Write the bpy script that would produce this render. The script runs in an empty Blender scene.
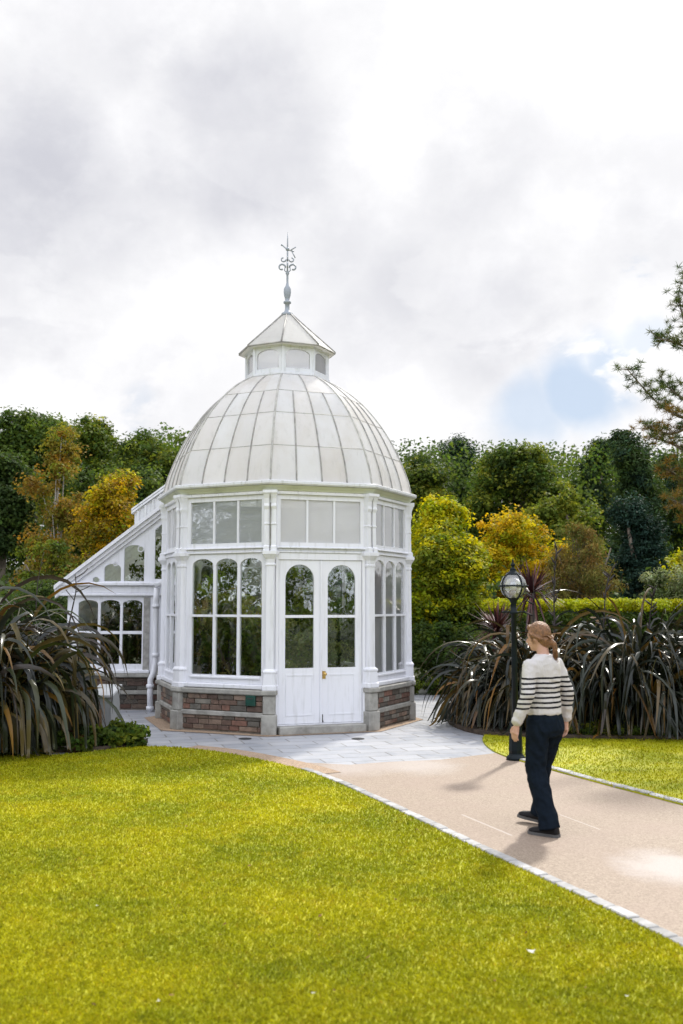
import bpy, bmesh, math, random
import numpy as np
from mathutils import Vector, Matrix
from mathutils.geometry import tessellate_polygon
random.seed(7); rng = np.random.default_rng(11)
S = bpy.context.scene; COL = S.collection; R = math.radians; PI = math.pi

# ------------------------------------------------------------------ camera
CAMH = 1.84; FPX = 1024*35/36; PITCH = math.atan(93/FPX)
cd = bpy.data.cameras.new('camera'); cam = bpy.data.objects.new('camera', cd); COL.objects.link(cam)
cam.location = (0, 0, CAMH); cam.rotation_euler = (PI/2 + PITCH, 0, 0)
cd.lens = 35; cd.sensor_width = 36; cd.clip_end = 3000; cd.clip_start = .05
cd.dof.use_dof = True; cd.dof.focus_distance = 13.5; cd.dof.aperture_fstop = 2.3
S.camera = cam
# ------------------------------------------------------------------ sun, view
SUN_DIR = Vector((0.40, 0.84, 0)).normalized(); SUN_EL = R(46)
sv = Vector((SUN_DIR.x*math.cos(SUN_EL), SUN_DIR.y*math.cos(SUN_EL), math.sin(SUN_EL)))   # towards the sun
sd = bpy.data.lights.new('sun', 'SUN'); so = bpy.data.objects.new('sun', sd); COL.objects.link(so)
sd.energy = 3.4; sd.angle = R(3.6); sd.color = (1, .95, .86)
so.rotation_euler = sv.to_track_quat('Z', 'Y').to_euler()
S.view_settings.view_transform = 'Standard'; S.view_settings.look = 'None'
S.view_settings.exposure = 0.14; S.view_settings.gamma = 1; S.view_settings.use_curve_mapping = False

def fwd_dir(px, py):
    x = (px-341.5)/FPX; y = (512-py)/FPX; c, s = math.cos(PITCH), math.sin(PITCH)
    return Vector((x, c - y*s, s + y*c))
def at(px, py, Y):
    d = fwd_dir(px, py); return Vector((0, 0, CAMH)) + d*(Y/d.y)
def G(px, py):
    d = fwd_dir(px, py); t = -CAMH/d.z; return Vector((d.x*t, d.y*t, 0))

# ------------------------------------------------------------------ world: Nishita sky behind broken cloud
class NT:
    def __init__(s, tree): s.t = tree; s.n = tree.nodes; s.l = tree.links
    def node(s, typ, **kw):
        n = s.n.new(typ)
        for k, v in kw.items():
            if k.startswith('_'): setattr(n, k[1:], v)
        return n
    def put(s, sock, v):
        if isinstance(v, bpy.types.NodeSocket): s.l.new(v, sock)
        else: sock.default_value = v
    def math(s, op, a, b=0.0, c=None, clamp=False):
        n = s.n.new('ShaderNodeMath'); n.operation = op; n.use_clamp = clamp
        s.put(n.inputs[0], a); s.put(n.inputs[1], b)
        if c is not None: s.put(n.inputs[2], c)
        return n.outputs[0]
    def vmath(s, op, a, b=(0, 0, 0), out=0):
        n = s.n.new('ShaderNodeVectorMath'); n.operation = op; s.put(n.inputs[0], a); s.put(n.inputs[1], b); return n.outputs[out]
    def mix(s, f, a, b, mode='MIX'):
        n = s.n.new('ShaderNodeMix'); n.data_type = 'RGBA'; n.blend_type = mode
        s.put(n.inputs[0], f)
        for i, v in ((6, a), (7, b)):
            if not isinstance(v, bpy.types.NodeSocket): v = tuple(v[:3]) + (1,)
            s.put(n.inputs[i], v)
        return n.outputs[2]
    def noise(s, vec, scale, detail=4, rough=.55, dist=0, out=0):
        n = s.n.new('ShaderNodeTexNoise'); s.put(n.inputs['Vector'], vec); n.inputs['Scale'].default_value = scale
        n.inputs['Detail'].default_value = detail; n.inputs['Roughness'].default_value = rough; n.inputs['Distortion'].default_value = dist
        return n.outputs[out]
    def ramp(s, v, a, b, lo=0.0, hi=1.0, smooth=True):
        n = s.n.new('ShaderNodeMapRange'); n.interpolation_type = 'SMOOTHSTEP' if smooth else 'LINEAR'
        s.put(n.inputs[0], v); n.inputs[1].default_value = a; n.inputs[2].default_value = b
        n.inputs[3].default_value = lo; n.inputs[4].default_value = hi; return n.outputs[0]

W = bpy.data.worlds.new('World'); S.world = W; W.use_nodes = True
w = NT(W.node_tree); w.n.clear()
tc = w.n.new('ShaderNodeTexCoord'); dirv = w.vmath('NORMALIZE', tc.outputs['Generated'])
sky = w.n.new('ShaderNodeTexSky'); sky.sky_type = 'NISHITA'; sky.sun_disc = False
sky.sun_elevation = SUN_EL; sky.sun_rotation = math.atan2(SUN_DIR.x, SUN_DIR.y); sky.dust_density = 1.5
skyc = w.vmath('SCALE', sky.outputs[0]); skyc.node.inputs[3].default_value = 0.06
skyblue = w.mix(.72, skyc, (.58, .72, .92))
nz = w.noise(dirv, 2.6, 5, .55, 0, 1); nz2 = w.vmath('SUBTRACT', nz, (.5, .5, .5)); sc = w.vmath('SCALE', nz2); sc.node.inputs[3].default_value = .11
nf = w.noise(dirv, 9, 4, .6, 0, 1); nf2 = w.vmath('SUBTRACT', nf, (.5, .5, .5)); scf = w.vmath('SCALE', nf2); scf.node.inputs[3].default_value = .06
dw = w.vmath('NORMALIZE', w.vmath('ADD', w.vmath('ADD', dirv, sc), scf))
def blob(px, py, rad, soft=.6):
    d = fwd_dir(px, py).normalized()
    dist = w.vmath('DISTANCE', dw, tuple(d), out=1)
    return w.ramp(dist, rad/FPX*(1-soft), rad/FPX*(1+soft*.6), 1, 0)
def sumb(lst):
    acc = None
    for px, py, r, a, so_ in lst:
        b = w.math('MULTIPLY', blob(px, py, r, so_), a)
        acc = b if acc is None else w.math('MAXIMUM', acc, b)
    return acc
grey = sumb([(45, 190, 100, .80, .8), (250, 135, 92, 1.0, .55), (180, 150, 60, .7, .8), (15, 280, 85, .65, .7), (120, 55, 110, .3, .9), (20, 90, 70, .3, .9),
             (470, 318, 80, .75, .7), (410, 290, 60, .5, .8), (365, 335, 60, .4, .7), (655, 235, 45, .35, .7), (170, 395, 60, .35, .8), (480, 190, 60, .35, .9), (600, 290, 40, .2, .8), (110, 230, 60, .55, .8), (330, 240, 50, .3, .8)])
n1 = w.noise(dirv, 4.2, 7, .6)
fine = w.ramp(n1, .36, .66, 0, 1)
fine2 = w.ramp(w.noise(w.vmath('MULTIPLY', dirv, (1, 1, 1.6)), 7, 8, .62), .42, .60, 0, 1)
darkn = w.math('ADD', w.math('MULTIPLY', grey, w.math('MULTIPLY_ADD', fine, .45, .55)), w.math('ADD', w.math('MULTIPLY', fine, .08), w.math('MULTIPLY', fine2, .15)), clamp=True)
cumn = w.noise(w.vmath('MULTIPLY', dirv, (1, 1, 1.9)), 5.5, 9, .56, .35)
cum = w.ramp(cumn, .485, .56, 0, 1)
low = w.ramp(w.math('ABSOLUTE', w.math('SUBTRACT', w.vmath('DOT_PRODUCT', dirv, (0, 0, 1), out=1), .12)), .05, .30, 1, .25)
cumw = w.math('MULTIPLY', cum, low)
lit = w.math('MULTIPLY', w.ramp(w.noise(dirv, 10, 6, .6), .35, .7, 0, 1), .30)
cl_bright = w.mix(lit, (.90, .898, .912), (1.35, 1.34, 1.33))
cloud = w.mix(w.math('MULTIPLY', darkn, w.math('MULTIPLY_ADD', cumw, -.5, 1.0)), cl_bright, (.60, .605, .66))
# the rest of the sky: sunlit cloud behind the camera, with gain added to light the shaded walls, glow round the hidden sun
sepd = w.n.new('ShaderNodeSeparateXYZ'); w.l.new(dirv, sepd.inputs[0])
back = w.ramp(sepd.outputs[1], .25, -.5, 0, 1)
sund = w.vmath('DOT_PRODUCT', dirv, tuple(sv), out=1)
glow = w.ramp(sund, .92, 1.0, 0, 1.5)
gain = w.math('ADD', w.math('ADD', 1.0, w.math('MULTIPLY', back, 1.05)), glow)
cl2 = w.vmath('SCALE', cloud); w.l.new(gain, cl2.node.inputs[3])
blue = sumb([(572, 386, 44, .9, .5), (612, 366, 38, .75, .6), (525, 404, 40, .7, .6), (640, 262, 22, .45, .5), (660, 345, 30, .45, .5), (140, 398, 25, .25, .5)])
gapn = w.math('MULTIPLY', w.ramp(w.noise(dirv, 3.1, 6, .55), .64, .78, 0, .8), w.ramp(sepd.outputs[1], .55, .2, 0, 1))
bl = w.math('MULTIPLY', w.math('MAXIMUM', blue, gapn), w.math('SUBTRACT', 1.0, w.ramp(cumn, .49, .535, 0, .95)))
allc = w.mix(w.math('MULTIPLY', back, .6), w.mix(bl, cl2, skyblue), w.mix(1.0, cl2, (.88, .95, 1.12), 'MULTIPLY'))
bg = w.n.new('ShaderNodeBackground'); w.l.new(allc, bg.inputs[0]); bg.inputs[1].default_value = 1.0
# Nishita colour enters through the Scale node above at 0.15; clouds are given in scene units
wo = w.n.new('ShaderNodeOutputWorld'); w.l.new(bg.outputs[0], wo.inputs[0])

# ------------------------------------------------------------------ materials
MATS = {}
def mat(name, base=(.5, .5, .5), rough=.6, var=0.0, vscale=3.0, attr=False, dirt=None, dirt_amt=.3, dscale=1.5, bump=0.0, bscale=30,
        transl=0.0, spec=.5, metal=0.0, coat=0.0, streak=False):
    m = bpy.data.materials.new(name); m.use_nodes = True; t = NT(m.node_tree)
    p = m.node_tree.nodes['Principled BSDF']; out = m.node_tree.nodes['Material Output']
    geo = t.n.new('ShaderNodeNewGeometry'); pos = geo.outputs['Position']
    if attr:
        a = t.n.new('ShaderNodeAttribute'); a.attribute_name = 'Col'; c = a.outputs['Color']
        if base != (.5, .5, .5): c = t.mix(1.0, c, base, 'MULTIPLY')
    else: c = None
    if var > 0:
        n = t.noise(pos, vscale, 5, .6); f = t.ramp(n, .3, .7, 1-var, 1+var)
        if c is None: c = t.mix(0, base, base)
        sc_ = t.vmath('SCALE', c); t.l.new(f, sc_.node.inputs[3]); c = sc_
    if dirt:
        vec = pos
        if streak: vec = t.vmath('MULTIPLY', pos, (6, 6, .7))
        n = t.noise(vec, dscale, 6, .65); f = t.ramp(n, .48, .78, 0, dirt_amt)
        c = t.mix(f, c if c is not None else base, dirt)
    if c is None: p.inputs['Base Color'].default_value = tuple(base)+(1,)
    else: t.l.new(c, p.inputs['Base Color'])
    p.inputs['Roughness'].default_value = rough; p.inputs['Specular IOR Level'].default_value = spec
    p.inputs['Metallic'].default_value = metal; p.inputs['Coat Weight'].default_value = coat
    if bump > 0:
        b = t.n.new('ShaderNodeBump'); b.inputs['Strength'].default_value = bump; b.inputs['Distance'].default_value = .01
        t.l.new(t.noise(pos, bscale, 4, .6), b.inputs['Height']); t.l.new(b.outputs[0], p.inputs['Normal'])
    if transl > 0:
        tr = t.n.new('ShaderNodeBsdfTranslucent')
        if c is not None:
            cc = t.mix(1.0, c, (1.25, 1.15, .7), 'MULTIPLY') if attr else c; t.l.new(cc, tr.inputs[0])
        else: tr.inputs[0].default_value = tuple(base)+(1,)
        mx = t.n.new('ShaderNodeMixShader'); mx.inputs[0].default_value = transl
        t.l.new(p.outputs[0], mx.inputs[1]); t.l.new(tr.outputs[0], mx.inputs[2]); t.l.new(mx.outputs[0], out.inputs[0])
    MATS[name] = m; return m
mat('white_paint', (.78, .785, .83), .38, dirt=(.38, .38, .35), dirt_amt=.42, dscale=2.2, streak=True, bump=.06, bscale=60)
mat('old_paint', (.70, .71, .74), .5, dirt=(.33, .34, .28), dirt_amt=.65, dscale=3.0, streak=True, bump=.15)
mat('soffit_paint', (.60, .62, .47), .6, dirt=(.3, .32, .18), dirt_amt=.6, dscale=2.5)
mat('lead_line', (.30, .29, .27), .55, var=.3, vscale=8)
mat('thin_bar', (.42, .41, .38), .5, var=.3, vscale=8)
mat('finial_metal', (.30, .33, .37), .45, dirt=(.2, .18, .15), dirt_amt=.5, dscale=9)
mat('dressed_stone', (.33, .32, .29), .85, var=.22, vscale=6, dirt=(.13, .13, .10), dirt_amt=.6, dscale=5, bump=.35, bscale=40)
mat('block_stone', rough=.85, attr=True, var=.25, vscale=14, bump=.5, bscale=35)
mat('mortar', (.26, .23, .20), .9, var=.2, vscale=20)
mat('dark_metal', (.005, .010, .013), .4, var=.2, vscale=10, spec=.18)
mat('brass', (.62, .42, .14), .35, metal=.9)
mat('green_paint', (.012, .06, .045), .4, var=.2)
mat('bark', (.16, .13, .10), .9, var=.35, vscale=6, bump=.4, bscale=20)
mat('pale_bark', (.34, .31, .27), .9, var=.3, vscale=5, bump=.3)
mat('leaf', rough=.6, attr=True, transl=.48, spec=.16)
mat('leaf_matt', rough=.7, attr=True, transl=.28, spec=.12)
mat('flax_leaf', rough=.27, attr=True, transl=.10, spec=.38)
mat('soil', (.07, .05, .035), .95, var=.4, vscale=8, bump=.6)
mat('petal_white', (.80, .80, .76), .6, transl=.3)
mat('skin', (.58, .34, .26), .5, spec=.4, var=.05)
mat('lips', (.42, .17, .15), .45)
mat('eye', (.06, .05, .04), .2)
mat('hair', (.22, .105, .045), .36, var=.45, vscale=60, bump=.9, bscale=110)
mat('trouser_cloth', (.008, .013, .021), .95, spec=.08, var=.15, vscale=20, bump=.9, bscale=9)
mat('shoe_black', (.008, .007, .008), .5, spec=.2); mat('shoe_sole', (.10, .10, .10), .7)
mat('steel_grey', (.34, .35, .35), .5, dirt=(.16, .16, .14), dirt_amt=.5, dscale=6, streak=True)
mat('slab_pale', (.62, .63, .64), .35, var=.1)
mat('drain_iron', (.05, .05, .05), .6)

def glass(name, tint, refl_rough=.02, milky=0.0, milk=(.8, .8, .8), gain=1.9):
    m = bpy.data.materials.new(name); m.use_nodes = True; t = NT(m.node_tree); t.n.clear()
    tr = t.n.new('ShaderNodeBsdfTransparent'); tr.inputs[0].default_value = tuple(tint)+(1,)
    gl = t.n.new('ShaderNodeBsdfGlossy'); gl.inputs[1].default_value = refl_rough; gl.inputs[0].default_value = (1, 1, 1, 1)
    fr = t.n.new('ShaderNodeFresnel'); fr.inputs[0].default_value = 1.6
    f = t.math('MULTIPLY_ADD', fr.outputs[0], gain, .02, clamp=True)
    geo = t.n.new('ShaderNodeNewGeometry')
    bm_ = t.n.new('ShaderNodeBump'); bm_.inputs['Strength'].default_value = .10; bm_.inputs['Distance'].default_value = .02
    t.l.new(t.noise(geo.outputs['Position'], 3.5, 2, .5), bm_.inputs['Height']); t.l.new(bm_.outputs[0], gl.inputs['Normal'])
    base = tr.outputs[0]
    if milky > 0:
        d = t.n.new('ShaderNodeBsdfDiffuse'); tl = t.n.new('ShaderNodeBsdfTranslucent')
        n = t.noise(geo.outputs['Position'], 2.2, 5, .6); c = t.mix(t.ramp(n, .3, .75), milk, tuple(x*.86 for x in milk))
        t.l.new(c, d.inputs[0]); t.l.new(c, tl.inputs[0])
        m0 = t.n.new('ShaderNodeMixShader'); m0.inputs[0].default_value = .45; t.l.new(d.outputs[0], m0.inputs[1]); t.l.new(tl.outputs[0], m0.inputs[2])
        m1 = t.n.new('ShaderNodeMixShader'); t.l.new(t.ramp(n, .35, .7, milky, min(1, milky+.12)), m1.inputs[0])
        t.l.new(base, m1.inputs[1]); t.l.new(m0.outputs[0], m1.inputs[2]); base = m1.outputs[0]
    mx = t.n.new('ShaderNodeMixShader'); t.l.new(f, mx.inputs[0]); t.l.new(base, mx.inputs[1]); t.l.new(gl.outputs[0], mx.inputs[2])
    o = t.n.new('ShaderNodeOutputMaterial'); t.l.new(mx.outputs[0], o.inputs[0]); MATS[name] = m; return m
glass('clear_pane', (.90, .94, .91)); glass('side_pane', (.80, .84, .84), .03, .42, (.78, .80, .82))  # grey-white milk in side_pane stands in for reflected sky
glass('milky_pane', (.95, .95, .95), .10, .70, (.93, .93, .95), .8); glass('lantern_glass', (.95, .95, .96), .05, .30, (.9, .9, .92), 1.0); glass('lamp_glass', (.92, .94, .96), .02, .18, (.8, .82, .86))

def dome_mat():
    m = bpy.data.materials.new('dome_pane'); m.use_nodes = True; t = NT(m.node_tree)
    p = m.node_tree.nodes['Principled BSDF']; out = m.node_tree.nodes['Material Output']
    geo = t.n.new('ShaderNodeNewGeometry'); pos = geo.outputs['Position']
    a = t.n.new('ShaderNodeAttribute'); a.attribute_name = 'Col'
    c = a.outputs['Color']
    c = t.mix(t.ramp(t.noise(t.vmath('MULTIPLY', pos, (1, 1, .5)), 1.6, 6, .65), .42, .74, 0, .42), c, (.66, .61, .52))
    c = t.mix(t.ramp(t.noise(t.vmath('MULTIPLY', pos, (9, 9, 1)), 1.2, 5, .7), .52, .85, 0, .38), c, (.42, .42, .38))
    t.l.new(c, p.inputs['Base Color']); p.inputs['Roughness'].default_value = .33
    tl = t.n.new('ShaderNodeBsdfTranslucent'); t.l.new(c, tl.inputs[0])
    mx = t.n.new('ShaderNodeMixShader'); mx.inputs[0].default_value = .52
    t.l.new(p.outputs[0], mx.inputs[1]); t.l.new(tl.outputs[0], mx.inputs[2]); t.l.new(mx.outputs[0], out.inputs[0]); MATS['dome_pane'] = m
dome_mat()

def knit_mat():
    m = bpy.data.materials.new('knit'); m.use_nodes = True; t = NT(m.node_tree); p = m.node_tree.nodes['Principled BSDF']
    tcn = t.n.new('ShaderNodeTexCoord'); a = t.n.new('ShaderNodeAttribute'); a.attribute_name = 'Stripe'
    s = t.n.new('ShaderNodeSeparateXYZ'); t.l.new(tcn.outputs['Object'], s.inputs[0])
    z = t.math('ADD', s.outputs[2], t.math('MULTIPLY', t.math('SUBTRACT', t.noise(tcn.outputs['Object'], 9, 2), .5), .012))
    ph = t.math('FRACT', t.math('DIVIDE', t.math('SUBTRACT', z, .998), .0395))
    band = t.math('LESS_THAN', ph, .40)
    inr = t.math('MULTIPLY', t.math('GREATER_THAN', z, .996), t.math('LESS_THAN', z, 1.268))
    c = t.mix(t.math('MULTIPLY', band, inr), (.60, .575, .57), (.010, .010, .014))
    t.l.new(c, p.inputs['Base Color']); p.inputs['Roughness'].default_value = .9; p.inputs['Specular IOR Level'].default_value = .2
    b = t.n.new('ShaderNodeBump'); b.inputs['Strength'].default_value = .8; b.inputs['Distance'].default_value = .02
    t.l.new(t.math('ADD', t.noise(t.vmath('MULTIPLY', tcn.outputs['Object'], (1, 1, .6)), 11, 3, .5, .8), t.math('MULTIPLY', t.noise(tcn.outputs['Object'], 70, 2), .12)), b.inputs['Height']); t.l.new(b.outputs[0], p.inputs['Normal']); MATS['knit'] = m
knit_mat()

def lawn_mat(name, blades):
    m = bpy.data.materials.new(name); m.use_nodes = True; t = NT(m.node_tree)
    p = m.node_tree.nodes['Principled BSDF']; out = m.node_tree.nodes['Material Output']
    geo = t.n.new('ShaderNodeNewGeometry'); pos = geo.outputs['Position']
    c = t.mix(t.ramp(t.noise(pos, .9, 5, .6), .3, .7), (.50, .475, .009), (.28, .315, .010))
    c = t.mix(t.ramp(t.noise(pos, 5, 4, .65), .45, .75, 0, .7), c, (.46, .40, .012))
    c = t.mix(t.ramp(t.noise(pos, 16, 4, .7), .55, .75, 0, .6), c, (.10, .15, .008))
    c = t.mix(t.ramp(t.noise(t.vmath('MULTIPLY', pos, (1, 2.2, 1)), 3.3, 6, .75), .62, .78, 0, .4), c, (.34, .27, .06))
    c = t.mix(t.ramp(t.noise(pos, 34, 3, .7), .50, .75, 0, .35), c, (.14, .18, .008))
    c = t.mix(t.ramp(t.noise(pos, .35, 3, .6), .45, .7, 0, .35), c, (.20, .24, .010))
    if blades:
        a = t.n.new('ShaderNodeAttribute'); a.attribute_name = 'Col'; c = t.mix(1.0, c, a.outputs['Color'], 'MULTIPLY')
    t.l.new(c, p.inputs['Base Color']); p.inputs['Roughness'].default_value = .6; p.inputs['Specular IOR Level'].default_value = .25
    if blades:
        tr = t.n.new('ShaderNodeBsdfTranslucent'); t.l.new(c, tr.inputs[0])
        mx = t.n.new('ShaderNodeMixShader'); mx.inputs[0].default_value = .5
        t.l.new(p.outputs[0], mx.inputs[1]); t.l.new(tr.outputs[0], mx.inputs[2]); t.l.new(mx.outputs[0], out.inputs[0])
    else:
        b = t.n.new('ShaderNodeBump'); b.inputs['Strength'].default_value = .6; b.inputs['Distance'].default_value = .02
        t.l.new(t.noise(pos, 60, 4, .7), b.inputs['Height']); t.l.new(b.outputs[0], p.inputs['Normal'])
    MATS[name] = m
lawn_mat('turf', False); lawn_mat('blade', True)

def path_mat():
    m = bpy.data.materials.new('resin_gravel'); m.use_nodes = True; t = NT(m.node_tree); p = m.node_tree.nodes['Principled BSDF']
    geo = t.n.new('ShaderNodeNewGeometry'); pos = geo.outputs['Position']
    v = t.n.new('ShaderNodeTexVoronoi'); v.inputs['Scale'].default_value = 95; t.l.new(pos, v.inputs['Vector'])
    sp = t.n.new('ShaderNodeSeparateColor'); t.l.new(v.outputs['Color'], sp.inputs[0])
    c = t.mix(sp.outputs[0], (.22, .165, .12), (.375, .298, .225))
    c = t.mix(t.ramp(t.noise(pos, 1.1, 6, .6), .35, .7, 0, .5), c, (.30, .22, .175))
    c = t.mix(t.ramp(t.noise(pos, 220, 2, .5), .6, .75, 0, .6), c, (.16, .10, .07))
    # pale dried-water marks
    dn = t.vmath('ADD', pos, t.vmath('SCALE', t.vmath('SUBTRACT', t.noise(pos, 2.2, 4, .6, 0, 1), (.5, .5, .5))))
    dn.node.inputs[1].links[0].from_node.inputs[3].default_value = .55
    for px, py, r, a in ((668, 866, .42, .85), (415, 765, .6, .6), (350, 768, .5, .5)):
        g = G(px, py); e = t.vmath('MULTIPLY', t.vmath('SUBTRACT', dn, tuple(g)), (1, .75, 0)); ln = t.vmath('LENGTH', e, out=1)
        c = t.mix(t.ramp(ln, r*.2, r*1.15, a*.8, 0), c, (.47, .43, .41))
    for a_, b_, wd in ((G(462, 815), G(512, 836), .012), (G(560, 815), G(600, 830), .008)):   # fine pale scratches in the surface
        ab = b_-a_; L = ab.length; u = ab/L; nrm = Vector((-u.y, u.x, 0))
        rel = t.vmath('SUBTRACT', pos, tuple(a_)); al = t.vmath('DOT_PRODUCT', rel, tuple(u), out=1); pe = t.math('ABSOLUTE', t.vmath('DOT_PRODUCT', rel, tuple(nrm), out=1))
        f = t.math('MULTIPLY', t.math('LESS_THAN', pe, wd), t.math('MULTIPLY', t.math('GREATER_THAN', al, 0), t.math('LESS_THAN', al, L)))
        c = t.mix(t.math('MULTIPLY', f, .6), c, (.48, .42, .38))
    t.l.new(c, p.inputs['Base Color']); p.inputs['Roughness'].default_value = .7
    b = t.n.new('ShaderNodeBump'); b.inputs['Strength'].default_value = .35; b.inputs['Distance'].default_value = .005
    t.l.new(v.outputs['Distance'], b.inputs['Height']); t.l.new(b.outputs[0], p.inputs['Normal']); MATS['resin_gravel'] = m
path_mat()
def slate_mat():
    m = bpy.data.materials.new('slate'); m.use_nodes = True; t = NT(m.node_tree); p = m.node_tree.nodes['Principled BSDF']
    geo = t.n.new('ShaderNodeNewGeometry'); pos = geo.outputs['Position']
    mp = t.n.new('ShaderNodeMapping'); mp.inputs['Rotation'].default_value = (0, 0, R(-16)); t.l.new(pos, mp.inputs[0])
    bk = t.n.new('ShaderNodeTexBrick'); t.l.new(mp.outputs[0], bk.inputs[0]); bk.inputs['Scale'].default_value = 1; bk.inputs['Brick Width'].default_value = .62
    bk.inputs['Row Height'].default_value = .31; bk.inputs['Mortar Size'].default_value = .010; bk.inputs['Mortar Smooth'].default_value = .1
    bk.inputs['Color1'].default_value = (.27, .29, .33, 1); bk.inputs['Color2'].default_value = (.42, .43, .46, 1); bk.inputs['Mortar'].default_value = (.13, .12, .11, 1)
    c = t.mix(t.ramp(t.noise(pos, 3, 6, .7), .35, .7, 0, .5), bk.outputs[0], (.50, .49, .49))
    c = t.mix(t.ramp(t.noise(pos, 7, 5, .7), .55, .75, 0, .35), c, (.17, .19, .22))
    t.l.new(c, p.inputs['Base Color']); p.inputs['Roughness'].default_value = .42
    b = t.n.new('ShaderNodeBump'); b.inputs['Strength'].default_value = .3; b.inputs['Distance'].default_value = .01
    t.l.new(t.math('ADD', t.noise(pos, 14, 5, .7), t.math('MULTIPLY', bk.outputs[1], -.8)), b.inputs['Height']); t.l.new(b.outputs[0], p.inputs['Normal']); MATS['slate'] = m
slate_mat()
mat('gravel_edge', (.36, .26, .18), .9, var=.35, vscale=60, bump=.6, bscale=120)
mat('forest_floor', (.045, .055, .02), .95, var=.4, vscale=2, bump=.5, bscale=5)

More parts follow.
